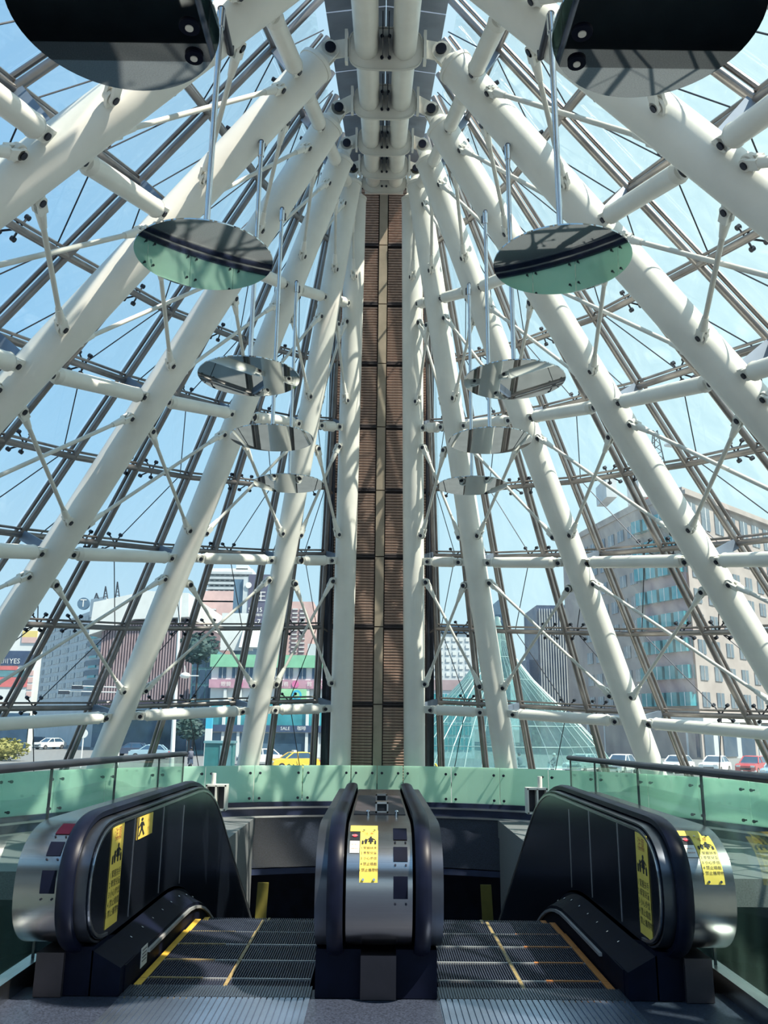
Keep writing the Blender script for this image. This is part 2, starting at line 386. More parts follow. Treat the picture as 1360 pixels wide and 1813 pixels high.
fork_me = (lambda b: b.mesh('fork_end', 'white_paint', True))(MB().cone((0, 0, -.34), (0, 0, -.12), .034, .052, 12).span((-.05, -.045, -.14), (-.02, .045, 0)).span((.02, -.045, -.14), (.05, .045, 0)).tube((-.05, 0, 0), (-.02, 0, 0), .055, 14).tube((.02, 0, 0), (.05, 0, 0), .055, 14))
pin_small = MB().tube((-.062, 0, 0), (.062, 0, 0), .034, 12).mesh('pin', 'pin_dark', True)
lug_me = MB().span((-.014, -.07, -.13), (.014, .07, 0)).tube((-.014, 0, 0), (.014, 0, 0), .07, 14).mesh('lug', 'white_paint', True)
ribs = {}
for sg in (-1, 1):
    for k in range(1, 8):
        d = rib_dir(k, sg); T = mir(RIB_T[k], sg); F0 = rib_pt(k, -.02, sg)
        o = thing('rib', 'thick white steel rib tube of the %s wall, %s' % (SIDE[sg], NEAR[k]), 'rib', F0, 'ribs of the %s wall' % SIDE[sg])
        ribs[sg, k] = o
        E0 = T - d * .30
        MB().tube(F0, E0, RR_, 28).obj('tube', 'white_paint', o, True)
        ax = (RID - d * RID.dot(d)).normalized()
        B = basis(d, ax)
        MB().cone(E0, E0 + d * .05, RR_ + .012, RR_ + .012, 28).cone(E0 + d * .05, E0 + d * .16, RR_ * .95, .10, 20).obj('end_cap', 'white_paint', o, True)
        link('clevis', clev_rib, o, xf(T, B)); link('pin', pin_me, o, xf(T, B @ Matrix.Diagonal((1.1, 1.5, 1.5))))
        for r in range(1, 6):             # bracket plate that carries the glazing
            P = rib_pt(k, RING[r][k - 1], sg); Q = skin_on(k, RING[r][k - 1], sg)
            n = (Q - P).normalized(); S = P + n * (RR_ - .02); Ln = (Q - S).length - .03
            MB().box((S + n * (Ln / 2)), (.05, .15, Ln), basis(n, d.cross(n))).obj('bracket', 'ridge_panel', o)
rb_cols = {1: 'lowest', 2: 'second', 3: 'third', 4: 'fourth', 5: 'topmost'}
RINGTXT = {1: 'lowest ring above the parapet', 2: 'second ring above the parapet', 3: 'third ring above the parapet', 4: 'fourth ring above the parapet', 5: 'top ring under the ridge'}
def bay_txt(k, sg): return 'between %s and %s %s ribs' % (ORD[k - 1], ORD[k], SIDE[sg])
for sg in (-1, 1):
    for k in range(1, 7):
        for r in range(1, 6):
            A, B_ = rib_pt(k, RING[r][k - 1], sg), rib_pt(k + 1, RING[r][k], sg)
            d = (B_ - A).normalized(); rd = (rib_dir(k, sg) + rib_dir(k + 1, sg)).normalized()
            inn = rd.cross(d); inn = inn if inn.dot(O - A) > 0 else -inn
            gA = RR_ + .125; A1, B1 = A + d * gA, B_ - d * gA
            if (B1 - A1).length < .35: continue
            o = thing('strut', 'white strut %s, %s' % (bay_txt(k, sg), RINGTXT[r]), 'strut', A1, 'struts of the %s wall' % SIDE[sg])
            MB().tube(A1 + d * .15, B1 - d * .15, .098, 18).obj('tube', 'white_paint', o, True)
            for P, dd in ((A1, -d), (B1, d)):
                Bm = basis(dd, inn)
                MB().cone(P - dd * .15, P - dd * .09, .106, .075, 16).obj('collar', 'white_paint', o, True)
                link('clevis', clev_strut, o, xf(P, Bm)); link('pin', pin_small, o, xf(P, Bm))
                link('lug', lug_me, o, xf(P, basis(-dd, inn)))
for sg in (-1, 1):
    for k in range(1, 7):
        for r in range(1, 5):
            for up in (0, 1):
                L0 = (mir(RIB_T[k], sg) - mir(RIB_F[k], sg)).length; L1 = (mir(RIB_T[k + 1], sg) - mir(RIB_F[k + 1], sg)).length
                lo, hi = .50, -.42
                ta, tb = (RING[r][k - 1] + lo / L0, RING[r + 1][k] + hi / L1) if up else (RING[r + 1][k - 1] + hi / L0, RING[r][k] + lo / L1)
                A, B_ = rib_pt(k, ta, sg), rib_pt(k + 1, tb, sg); h = (B_ - A); h = h.normalized()
                rd = (rib_dir(k, sg) + rib_dir(k + 1, sg)).normalized()
                inn = rd.cross(h); inn = (inn if inn.dot(O - A) > 0 else -inn).normalized()
                hor = (h - rd * h.dot(rd)).normalized()
                lay = inn * (.065 if up else -.005); A1, B1 = A + hor * (RR_ + .06) + lay, B_ - hor * (RR_ + .06) + lay
                d = (B1 - A1).normalized()
                sp = 'rising from' if up else 'falling from'; LEVEL = {1: 'lowest crossing', 2: 'second crossing up', 3: 'third crossing up', 4: 'topmost crossing'}
                o = thing('tie_rod', 'white tie rod %s the column, %s, %s' % (sp, bay_txt(k, sg), LEVEL[r]), 'tie rod', A1, 'tie rods of the %s wall' % SIDE[sg])
                MB().tube(A1 + d * .3, B1 - d * .3, .027, 10).obj('rod', 'white_dull', o, True)
                for P, dd, hh in ((A1, -d, hor), (B1, d, -hor)):
                    link('fork_end', fork_me, o, xf(P, basis(dd, inn))); link('pin', pin_small, o, xf(P, basis(dd, inn)))
                    link('lug', lug_me, o, xf(P, basis(hh, inn)))

# ridge of twin tubes
Y0, Y1 = 2.5, 15.2
o = thing('ridge_beam', 'twin white ridge tubes clamped by oval plates, overhead in the middle', 'ridge beam', ridge(Y1))
for s in (-1, 1):
    MB().tube(ridge(Y0) + V((s * .228, 0, 0)), ridge(Y1) + V((s * .228, 0, 0)), .146, 28).obj('tube', 'white_paint', o, True)
nv = V((0, -RID.z, RID.y))
for k in range(1, 8):
    c = ridge(RIB_T[k][1] + .0)
    pl = []
    for i in range(40):
        a = 2 * pi * i / 40; cx, cz = abs(cos(a)) ** .55 * (1 if cos(a) > 0 else -1), abs(sin(a)) ** .55 * (1 if sin(a) > 0 else -1)
        pl.append(c + V((cx * .445, 0, 0)) + nv * (cz * .235 - .02) - RID * .02)
    fl = MB().prism(pl, RID * .04).obj('flange_plate', 'white_paint', o)
    rim = MB().sweep(pl + pl[:1], [(-.03, -.006), (.03, -.006), (.03, .006), (-.03, .006)], RID); rim.obj('rim', 'white_dull', fl)
    b = MB()
    for s in (-1, 1):
        for q in (-.12, .12): b.tube(c + V((s * .045, 0, 0)) + nv * q - RID * .05, c + V((s * .045, 0, 0)) + nv * q + RID * .05, .022, 8)
    b.obj('bolt', 'pin_dark', fl)
    if k > 1:
        b = MB()
        for s in (-.035, .035): b.box(c + V((s, 0, 0)) - RID * .35 + nv * .02, (.012, .28, .6), basis(RID, V((1, 0, 0))))
        b.obj('web_plate', 'dark_steel', o)
    for s in (-1, 1):
        E1 = V((s * RIB_T[k][0], RIB_T[k][1], RIB_T[k][2]))
        W0 = c + V((s * .43, 0, 0))
        dd = (E1 - W0).normalized()
        MB().box((W0 + E1) / 2, (.03, .20, (E1 - W0).length), basis(dd, RID)).tube(E1 - RID * .016, E1 + RID * .016, .10, 16).obj('ear', 'white_paint', o)
        MB().box(W0 + V((s * .045, 0, 0)), (.035, .16, .36), basis(nv, V((1, 0, 0)))).obj('ear_plate', 'white_paint', o)
MB().prism([ridge(Y1) + V((x, 0, 0)) - nv * .21 for x in (-.40, .40)] + [ridge(Y1) + V((x, 0, 0)) + nv * .21 for x in (.40, -.40)], RID * .06).obj('end_plate', 'white_paint', o)
cl = struct('ceiling', 'blue grey metal cover sheets above the ridge tubes', ridge(9))
for k in range(1, 8):
    ya = RIB_T[k][1] + (1.2 if k == 1 else 0); yb = RIB_T[k + 1][1] if k < 7 else 2.5
    for s in (-1, 1):
        a, b2 = ridge(ya - .015) + nv * .42, ridge(yb + .015) + nv * .42
        MB().prism([a + V((s * .004, 0, .06)), a + V((s * .72, 0, -.05)), b2 + V((s * .72, 0, -.05)), b2 + V((s * .004, 0, .06))], (0, 0, .03)).obj('cover_sheet', 'ridge_panel', cl)

# glazed skin
def skin_foot(k, sg):
    if k == 0: return mir((1.03, 17.78, 0), sg)
    return mir(RIB_F[k], sg) + mir(OFF[k], sg)
def skin_top(k, sg):
    if k == 0: return mir((.95, 15.75, 12.45), sg)
    return mir(RIB_T[k], sg) + mir((OFF[k][0] * .42, OFF[k][1], OFF[k][2] + .30), sg)
ROWN = 11
def row_t(k, j):                          # row 0 base, odd rows the rings, even rows half way, last row the ridge
    kk = max(k, 1) - 1
    R = [RING[r][kk] for r in range(1, 6)]
    full = [-.02, R[0], (R[0] + R[1]) / 2, R[1], (R[1] + R[2]) / 2, R[2], (R[2] + R[3]) / 2, R[3], (R[3] + R[4]) / 2, R[4], 1.03]
    return full[j]
def skin_pt(s, j, sg):
    k = int(s)
    if abs(s - k) < 1e-6: return skin_foot(k, sg).lerp(skin_top(k, sg), row_t(k, j))
    return (skin_pt(k, j, sg) + skin_pt(k + 1, j, sg)) / 2
spd = MB()
for a in (45, 135, 225, 315):
    p = V((cos(radians(a)) * .19, sin(radians(a)) * .19, -.05)); spd.tube((0, 0, .03), p, .012, 6); spd.tube(p - V((0, 0, .02)), p + V((0, 0, .025)), .030, 8)
spd.tube((0, 0, -.01), (0, 0, .07), .022, 8)
spider_me = spd.mesh('spider_fitting', 'cable_dark')
LINES = [0, 1] + [x / 2 for x in range(3, 15)]
for sg in (-1, 1):
    wl = struct('wall_' + SIDE[sg], 'sloping glazed wall of clear panes on steel pipes, %s side' % SIDE[sg], (sg * 4, 16, 0))
    for i in range(len(LINES) - 1):
        s0, s1 = LINES[i], LINES[i + 1]
        for j in range(ROWN - 1):
            P = [skin_pt(s0, j, sg), skin_pt(s1, j, sg), skin_pt(s1, j + 1, sg), skin_pt(s0, j + 1, sg)]
            c = sum(P, V()) / 4; n = (P[1] - P[0]).cross(P[3] - P[0]).normalized()
            n = n if n.dot(c - V((0, 9, 3))) > 0 else -n
            Q = [c + (p - c) * .985 + n * .15 for p in P]
            MB().hexa(Q + [q + n * .012 for q in Q]).obj('pane', 'skin_glass', wl)
    for s in LINES:
        b = MB(); P0, P1 = skin_pt(s, 0, sg), skin_pt(s, ROWN - 1, sg)
        b.tube(P0, P1, .047, 10)
        t = (P1 - P0).normalized(); sd_ = (skin_pt(min(s + .5, 7) if s else 1, 4, sg) - skin_pt(max(s - .5, 0), 4, sg)); sd_ = (sd_ - t * sd_.dot(t)).normalized(); n = t.cross(sd_); n = n if n.dot(P0 - V((0, 9, 3))) > 0 else -n
        b.tube(P0 + n * .105, P1 + n * .105, .028, 8)
        if s == 0: b.box((P0 + P1) / 2 + n * .05, (.07, .14, (P1 - P0).length), basis(t, sd_))
        b.obj('mullion', 'dark_steel' if s == 0 else 'mullion_steel', wl, True)
    for k in range(0, 7):
        for j in range(1, ROWN - 1):
            b = MB(); nodes = [skin_pt(k, j, sg), skin_pt(k + .5, j, sg), skin_pt(k + 1, j, sg)] if k else [skin_pt(0, j, sg), skin_pt(1, j, sg)]
            for a, c in zip(nodes, nodes[1:]):
                b.tube(a, c, .045 if k else .02, 10)
                if k: b.tube(a + V((0, 0, .085)), c + V((0, 0, .085)), .02, 6)
            b.obj('purlin', 'mullion_steel', wl, True)
    for k in range(1, 7):
        for j in range(0, ROWN - 1):
            m0, m1 = skin_pt(k + .5, j, sg), skin_pt(k + .5, j + 1, sg)
            a0, a1 = skin_pt(k, j, sg), skin_pt(k, j + 1, sg); b0, b1 = skin_pt(k + 1, j, sg), skin_pt(k + 1, j + 1, sg)
            n = (b0 - a0).cross(a1 - a0).normalized(); n = n if n.dot(a0 - V((0, 9, 3))) > 0 else -n
            prs = ((b0.lerp(m0, .25), m1.lerp(b1, .15)), (m0.lerp(a0, .3), a1.lerp(m1, .12))) if j % 2 else ((b1.lerp(m1, .25), m0.lerp(b0, .15)), (m1.lerp(a1, .3), a0.lerp(m0, .12)))
            for p, q in prs: MB().tube(p + n * .06, q + n * .06, .0085, 5).obj('cable', 'cable_dark', wl)
            if j:
                Bm = basis(-n, b0 - a0)
                for p in (m0.lerp(b0, .15), m0.lerp(a0, .30)): link('spider_fitting', spider_me, wl, xf(p + n * .06, Bm))

# slatted column at the far end
def col_y(z): return 17.55 - 1.4 * (z + .2) / 12.6
def col_pt(x, z, out=0): return V((x, col_y(z) - out, z))
cdir = (col_pt(0, 12) - col_pt(0, 0)).normalized(); cn = V((0, -cdir.z, cdir.y)).normalized(); CB = basis(cdir, V((1, 0, 0)))
colm = thing('slatted_column', 'tall column clad in brown horizontal slats with a tan centre strip', 'column', col_pt(0, -.2))
MB().hexa([V((-1.0, col_y(-.2) + .03, -.2)), V((1.0, col_y(-.2) + .03, -.2)), V((1.0, col_y(-.2) + 1.0, -.2)), V((-1.0, col_y(-.2) + 1.0, -.2)),
           V((-1.0, col_y(13.1) + .03, 13.1)), V((1.0, col_y(13.1) + .03, 13.1)), V((1.0, col_y(13.1) + 1.0, 13.1)), V((-1.0, col_y(13.1) + 1.0, 13.1))]).obj('core', 'slat_back', colm)
jz = []
for y in (1247, 1110, 986, 869, 757, 645, 540, 436):
    z = 1.0
    for _ in range(20): z = aty(675, y, col_y(z)).z
    jz.append(z)
jz = [jz[0] - (jz[1] - jz[0])] + jz + [jz[-1] + (jz[-1] - jz[-2])]
PITCH_S = .056
def slat_mesh(w):
    b = MB()
    pr = [(-.025, 0), (-.018, .030), (.012, .036), (.026, .012), (.026, 0)]
    b.prism([V((-w / 2, v, u)) for u, v in pr], (w, 0, 0))
    return b.mesh('slat', 'slat_brown')
slm = slat_mesh(.84)
rows = []
for a, b_ in zip(jz, jz[1:]):
    n = max(1, int((b_ - a - .10) / PITCH_S))
    for i in range(n): rows.append(a + .075 + (b_ - a - .10) * i / n)
rows = [z for z in rows if -.1 < z < 12.9]; rows.sort()
# local axes of a slat: x across, y out of the column, z up the column
SB = Matrix((V((1, 0, 0)), cn, cdir)).transposed()
rest = MB()
vis = [z for z in rows if z > .5][:150]
for z in rows:
    for s in (-1, 1):
        p = col_pt(s * .53, z)
        if z in vis: link('slat', slm, colm, xf(p, SB))
        else: rest.add([p + SB @ v.co for v in slm.vertices], [tuple(f.vertices) for f in slm.polygons])
ro = rest.obj('slat_rows', 'slat_brown', colm); ro['kind'] = 'stuff'
for z in jz:
    for s in (-1, 1):
        MB().box(col_pt(s * .53, z, .02), (.86, .05, .035), CB).tube(col_pt(s * .53 - .42, z + .035, .03), col_pt(s * .53 + .42, z + .035, .03), .014, 8).obj('joint_rail', 'slat_back', colm)
for a, b_ in zip(jz, jz[1:]):
    if b_ > 13.6: continue
    c = col_pt(0, (a + b_) / 2, .03); MB().box(c, (.175, .05, (b_ - a) * 1.005 - .02), CB).obj('centre_strip', 'strip_tan', colm)
for s in (-1, 1):
    MB().box(col_pt(s * 1.02, 6.1, -.15), (.05, .25, 12.6), CB).obj('edge_post', 'dark_steel', colm)

# mirror discs hanging from the ribs
TILT = 1.35
disc_prof = [(0, .0), (.5395, 0), (.54, .0006), (.54, .0114), (.5395, .012), (0, .012)]
b = MB(); n = 64; vs = []; fs = []
for r, z in disc_prof[1:5]: vs += [V((r * cos(2 * pi * i / n), r * sin(2 * pi * i / n), z)) for i in range(n)]
for q in range(3): fs += [(q * n + i, q * n + (i + 1) % n, (q + 1) * n + (i + 1) % n, (q + 1) * n + i) for i in range(n)]
fs += [tuple(reversed(range(n))), tuple(range(3 * n, 4 * n))]
disc_me = b.add(vs, fs).mesh('mirror_plate', 'mirror'); smooth_mesh(disc_me, 25)
HOW = {3.62: 'largest and nearest', 5.95: 'second nearest', 8.33: 'middle', 10.32: 'second farthest', 12.45: 'smallest and farthest'}
for sg in (-1, 1):
    for Yd, k in ((3.62, 7), (5.95, 6), (8.33, 5), (10.32, 4), (12.45, 3)):
        o = thing('mirror_disc', '%s polished mirror disc of the %s row, hung level on a rod' % (HOW[Yd], SIDE[sg]), 'mirror disc', (sg * 1.42, Yd, 5.06), 'hanging mirror discs')
        lk = link('mirror_plate', disc_me, o, xf((sg * 1.42, Yd, 5.06), Matrix.Rotation(radians(TILT if Yd < 6 else .2), 3, 'X')))
        t = (abs(RIB_F[k][0]) - 1.42) / (RIB_F[k][0] - RIB_T[k][0]); P = rib_pt(k, t, sg)
        dz_ = rib_dir(k, sg).z; top = P.z - RR_ / sqrt(1 - dz_ * dz_) - .03
        MB().tube((sg * 1.42, Yd, 5.08), (sg * 1.42, Yd, top), .026, 12).cone((sg * 1.42, Yd, 5.085), (sg * 1.42, Yd, 5.16), .07, .03, 12).obj('hanging_rod', 'chrome', o, True)
        MB().tube((sg * 1.42, Yd, top - .18), (sg * 1.42, Yd, top + .01), .036, 12).obj('rod_sleeve', 'chrome', o, True)
        MB().tube((sg * 1.42, Yd - .03, top), (sg * 1.42, P.y, top), .03, 10).tube((sg * 1.42, P.y, top - .02), (sg * 1.42, P.y, P.z - .1), .03, 10).obj('bracket', 'dark_steel', o, True)
        if Yd < 4:                        # small round lamp let into the two near discs
            for q, rr in ((V((-sg * .38, .05, 0)), .055), (V((-sg * .36, .26, 0)), .05)):
                c = V((sg * 1.42, Yd, 5.06)) + q
                lp = MB().tube(c - V((0, 0, .012)), c + V((0, 0, .004)), rr, 20).obj('lamp_rim', 'black_plastic', o, True)
                MB().tube(c - V((0, 0, .018)), c - V((0, 0, .008)), rr * .4, 14).obj('lamp_lens', 'white_dull', lp, True)
# unseen wall added behind the camera to block sky light
wb = struct('wall_back', 'added dark wall behind the camera blocking sky light, with a wide doorway', (0, -3.6, 0))
for a, c in (((-8, -4.0, -.6), (-1.9, -3.6, 6.2)), ((1.9, -4.0, -.6), (8, -3.6, 6.2)), ((-1.9, -4.0, 2.5), (1.9, -3.6, 6.2))): MB().span(a, c).obj('wall_section', 'granite', wb)
# ================================================================== escalators
YC, RT_ = 6.8, 2.4
def stepz(Y):
    if Y <= YC: return 0.0
    Ye = YC + RT_ * .5
    if Y < Ye: return -(RT_ - sqrt(RT_ * RT_ - (Y - YC) ** 2))
    return -RT_ * (1 - cos(pi / 6)) - (Y - Ye) * tan(pi / 6)
def hz(Y): return stepz(Y - 1.05)
def se(v, e_=.82): return abs(v) ** e_ * (1 if v > 0 else -1)
NC = (5.47, .575)
def newel(phi, a, b): return (NC[0] - a * se(cos(phi)), NC[1] + b * se(sin(phi)))
YS = [5.47 + (13.6 - 5.47) * i / 44 for i in range(1, 45)]
def rail_path(a, b, ph0=-95, n=30): 
    p = [newel(radians(ph0 + (90 - ph0) * i / n), a, b) for i in range(n + 1)]
    return p + [(Y, NC[1] + b + hz(Y)) for Y in YS]
def yz(path, x): return [V((x, y, z)) for y, z in path]
def profile(a, b, ph0, zb, Yend=13.6, Yback=None):  # closed outline: newel nose, top edge, back down the slope
    p = [newel(radians(ph0 + (90 - ph0) * i / 28), a, b) for i in range(29)]
    p += [(Y, NC[1] + b + hz(Y)) for Y in YS]
    low = [(Y, zb + stepz(Y - .1)) for Y in reversed(YS)]
    return p + low
hr_sec = [(.044 * cos(a) if abs(cos(a)) < .8 else .044 * (1 if cos(a) > 0 else -1), .028 * se(sin(a), .6)) for a in [2 * pi * i / 16 for i in range(16)]]
def handrail(x, parent): return MB().sweep(yz(rail_path(.50, .365), x), hr_sec, (1, 0, 0)).obj('handrail', 'rubber', parent, True)
# grooved sheets
def ribbed(x0, x1, y0, y1, z, pitch, duty, h, name, mat, parent=None, base=.03):
    b = MB(); n = max(1, int((x1 - x0) / pitch)); p = (x1 - x0) / n
    pts = [(x0, z - base)]
    for i in range(n):
        xa = x0 + i * p; pts += [(xa, z - h), (xa + p * (1 - duty), z - h), (xa + p * (1 - duty), z), (xa + p, z)]
    pts += [(x1, z - base)]
    m = len(pts)
    vs = [V((x, y0, zz)) for x, zz in pts] + [V((x, y1, zz)) for x, zz in pts]
    fs = [(i, i + 1, m + i + 1, m + i) for i in range(m - 1)]
    return b.add(vs, fs).mesh(name, mat)
ST = .395
tread_me = ribbed(-.515, .515, 0, ST - .006, 0, .0156, .46, .011, 'step', 'step_metal')
b = MB(); b.add([v.co for v in tread_me.vertices], [tuple(f.vertices) for f in tread_me.polygons])
b.prism([V((-.515, 0, -.03)), V((-.515, ST - .006, -.03)), V((-.515, ST - .03, -.24)), V((-.515, .02, -.24))], (1.03, 0, 0))
step_me = b.mesh('step', 'step_metal')
edge_me = MB().span((-.022, 0, -.012), (.022, ST - .006, .002)).mesh('yellow_edge', 'yellow_paint')
edge_or = MB().span((-.022, 0, -.012), (.022, ST - .006, .002)).mesh('yellow_edge', 'orange_paint')
mid_me = MB().span((-.011, 0, -.012), (.011, ST - .006, .0015)).mesh('centre_line', 'gold_worn')
nose_me = MB().span((-.16, 0, -.012), (.16, .022, .002)).mesh('nose_line', 'gold_worn')
strip_me = MB().span((-.51, 0, -.012), (.51, .010, .0015)).mesh('step_edge', 'aluminium')
nose_or = MB().span((-.16, 0, -.012), (.16, .022, .002)).mesh('nose_line', 'orange_paint')

def figure_set(parent, at, w, h, dark='sign_black'):
    """adult and child holding hands between two newel posts; at(u, v) maps sign units to (point, right, up)"""
    def poly(pts, nm):
        q = []
        for u, v in pts:
            p, r, up = at(u, v); q.append(p)
        p, r, up = at(pts[0][0], pts[0][1]); n = r.cross(up)
        MB().prism(q, n * .0012).obj(nm, dark, parent)
    def disc(cu, cv, r, asp): return [(cu + r * cos(2 * pi * i / 14), cv + r * asp * sin(2 * pi * i / 14)) for i in range(14)]
    asp = w / h
    poly(disc(.62, .90, .075, asp), 'adult_head')
    poly([(.52, .78), (.72, .78), (.93, .58), (.90, .54), (.74, .66), (.80, .32), (.68, .32), (.67, .06), (.63, .06), (.62, .3), (.61, .06), (.57, .06), (.56, .32), (.44, .32), (.50, .66), (.36, .52), (.33, .56)], 'adult_figure')
    poly(disc(.29, .60, .06, asp), 'child_head')
    poly([(.22, .52), (.36, .52), (.42, .42), (.38, .40), (.36, .22), (.33, .06), (.25, .06), (.22, .22), (.20, .40), (.16, .42)], 'child_figure')
    for a, c in ((.02, .14), (.86, .98)): poly([(a, .04), (c, .04), (c, .40), ((a + c) / 2, .50), (a, .40)], 'newel_mark')
LINES_TXT = ['1 緊握扶手', '2 牽緊兒童', '3 小心步伐', '4 禁止嬉戲', '5 禁止攜帶物']
def tall_sticker(label, X, facing, Yn, Yf, zt, zb):   # flat notice on a balustrade panel
    Yn += .035; Yf += .035; zb = max(zb, .30)
    Y_ = (Yn + Yf) / 2; W_ = abs(Yf - Yn); H_ = zt - zb
    right = V((0, 1, 0)) if facing > 0 else V((0, -1, 0)); up = V((0, 0, 1)); n = V((facing, 0, 0))
    o = thing('notice_sticker', label, 'sticker', (X, Y_, zb))
    MB().box((X, Y_, (zt + zb) / 2), (.003, W_, H_)).obj('backing', 'sign_yellow', o)
    c = V((X + facing * .0025, Y_, 0))
    def P(u, v): return c + right * ((u - .5) * W_) + V((0, 0, zb + v * H_))
    for i, s in enumerate('注意'): lettering(s, 'sign_brown', P(.35 + .3 * i, .895), right, up, W_ * .30, o)
    lettering('CAUTION', 'sign_brown', P(.5, .845), right, up, W_ * .12, o)
    figure_set(o, lambda u, v: (P(.08 + .84 * u, .60 + .19 * v), right, up), W_ * .84, H_ * .19)
    for i, s in enumerate(LINES_TXT):
        lettering(s, 'sign_black', P(.5, .50 - .093 * i), right, up, W_ * .20, o)
    return o

def cas_pt(phi, off=0.0, x=0):
    y, z = newel(phi, .47 + off, .335 + off); return V((x, y, z))
def phi_at(y_px, x):                       # nose angle of the casing seen at image row y_px
    best = None
    for i in range(-90, 91):
        ph = radians(i); q = proj(cas_pt(ph, 0, x))
        if i > 75: continue
        dlt = abs(q[1] - y_px)
        if best is None or dlt < best[0]: best = (dlt, ph)
    return best[1]
def curved_plate(name, mat, x0, x1, ph_t, ph_b, parent, off=.004, th=.003):
    n = 12; b = MB(); vs = []
    for i in range(n + 1):
        ph = ph_b + (ph_t - ph_b) * i / n
        vs += [cas_pt(ph, off, x0), cas_pt(ph, off, x1), cas_pt(ph, off - th, x1), cas_pt(ph, off - th, x0)]
    fs = [(i * 4 + j, i * 4 + (j + 1) % 4, i * 4 + 4 + (j + 1) % 4, i * 4 + 4 + j) for i in range(n) for j in range(4)] + [(0, 1, 2, 3), (n * 4 + 3, n * 4 + 2, n * 4 + 1, n * 4)]
    return b.add(vs, fs).obj(name, mat, parent, True)
def cas_frame(ph, off):
    p = cas_pt(ph, off); q = cas_pt(ph + .02, off); return p, (q - p).normalized()
def curved_notice(label, x0, x1, yt, yb, xc):
    pt, pb = phi_at(yt, xc), phi_at(yb, xc)
    o = thing('notice_plate', label, 'sign', cas_pt(pb, 0, xc))
    curved_plate('backing', 'sign_yellow', x0, x1, pt, pb, o)
    W_ = x1 - x0; right = V((1, 0, 0))
    Ls = sum((cas_pt(pb + (pt - pb) * (i + 1) / 20) - cas_pt(pb + (pt - pb) * i / 20)).length for i in range(20))
    def at(u, v):
        p, up = cas_frame(pb + (pt - pb) * v, .006); return V((x0 + u * W_, p.y, p.z)), right, up
    def put(s, mat, u, v, size):
        p, r, up = at(u, v); lettering(s, mat, p, r, up, size, o)
    put('注 意', 'sign_brown', .5, .89, W_ * .24); put('CAUTION', 'sign_brown', .5, .845, W_ * .08)
    figure_set(o, lambda u, v: at(.08 + .84 * u, .63 + .18 * v), W_ * .84, Ls * .18)
    for i, s in enumerate(LINES_TXT): put(s, 'sign_black', .5, .555 - .095 * i, W_ * .19)
    for u in (.2, .8):
        for v in (.04, .96):
            p, r, up = at(u, v); MB().tube(p, p + r.cross(up) * .006, .007, 10).obj('screw', 'chrome', o)
    return o
def curved_ban(label, x0, x1, yt, ym, yb, xc):        # dark no-entry plate with a white notice under it
    pt, pm, pb = phi_at(yt, xc), phi_at(ym, xc), phi_at(yb, xc)
    o = thing('ban_plate', label, 'sign', cas_pt(pb, 0, xc)); W_ = x1 - x0; xm = (x0 + x1) / 2
    curved_plate('dark_plate', 'sign_black', x0, x1, pt, pm + .004, o)
    curved_plate('white_plate', 'sign_white', x0, x1, pm - .004, pb, o)
    p, up = cas_frame((pt + pm) / 2, .006); p = V((xm, p.y, p.z)); n = V((1, 0, 0)).cross(up)
    MB().add([p + V((1, 0, 0)) * (W_ * .26 * cos(a)) + up * (W_ * .26 * sin(a)) + n * .001 for a in [2 * pi * i / 20 for i in range(20)]], [tuple(range(20))]).obj('red_disc', 'sign_red', o)
    lettering('禁止進入', 'sign_white', p + n * .003, (1, 0, 0), up, W_ * .17, o)
    for i, s in enumerate(('請勿進入', '違者受罰')):
        q, uq = cas_frame(pb + (pm - pb) * (.66 - .34 * i), .006); lettering(s, 'sign_brown', V((xm, q.y, q.z)), (1, 0, 0), uq, W_ * .18, o)
    return o

SEAM0 = atx(240, 1466, -1.588).y - .01
def nose_unit(o, x0, x1, xp, rails, base, brown):
    """newel casing between x0 and x1, side panels at xp, handrails, base blocks"""
    MB().prism(yz(profile(.47, .335, -88, .22), x0), (x1 - x0, 0, 0)).obj('newel_casing', 'brushed_steel', o, True)
    for x in rails: handrail(x, o)
    for (x, s), xr in zip(xp, rails):
        MB().sweep(yz(rail_path(.468, .333, -90), (x + xr) / 2 + s * .01), [(-abs(xr - x) / 2 - .012, -.006), (abs(xr - x) / 2 + .012, -.006), (abs(xr - x) / 2 + .012, .006), (-abs(xr - x) / 2 - .012, .006)], (1, 0, 0)).obj('rail_track', 'track_steel', o, True)
    for x, s in xp:
        pn = MB().prism(yz(profile(.455, .322, -88, .215), x - .010), (.020, 0, 0)).obj('side_panel', 'panel_dark', o)
        rim = [(y, z) for y, z in rail_path(.437, .306, -86)]
        MB().sweep(yz(rim, x - s * .012), [(-.006, -.008), (.006, -.008), (.006, .008), (-.006, .008)], (1, 0, 0)).obj('rim', 'trim_steel', pn)
        for px in (SEAM0, 6.62, 7.3):
            MB().box((x - s * .0115, px, .57 + stepz(px)), (.004, .008, .60)).obj('seam', 'trim_steel', pn)
    for a, c in base:
        pl = [(5.2, 0), (5.2, .25)] + [(Y, .25 + stepz(Y)) for Y in YS] + [(Y, -.75 + stepz(Y)) for Y in reversed(YS)] + [(5.36, -.75), (5.36, 0)]
        MB().prism(yz(pl, a), (c - a, 0, 0)).obj('base', 'black_plastic', o)
    for a, c in brown: MB().span((a, 5.17, 0), (c, 5.9, .225)).obj('base_cover', 'base_brown', o)

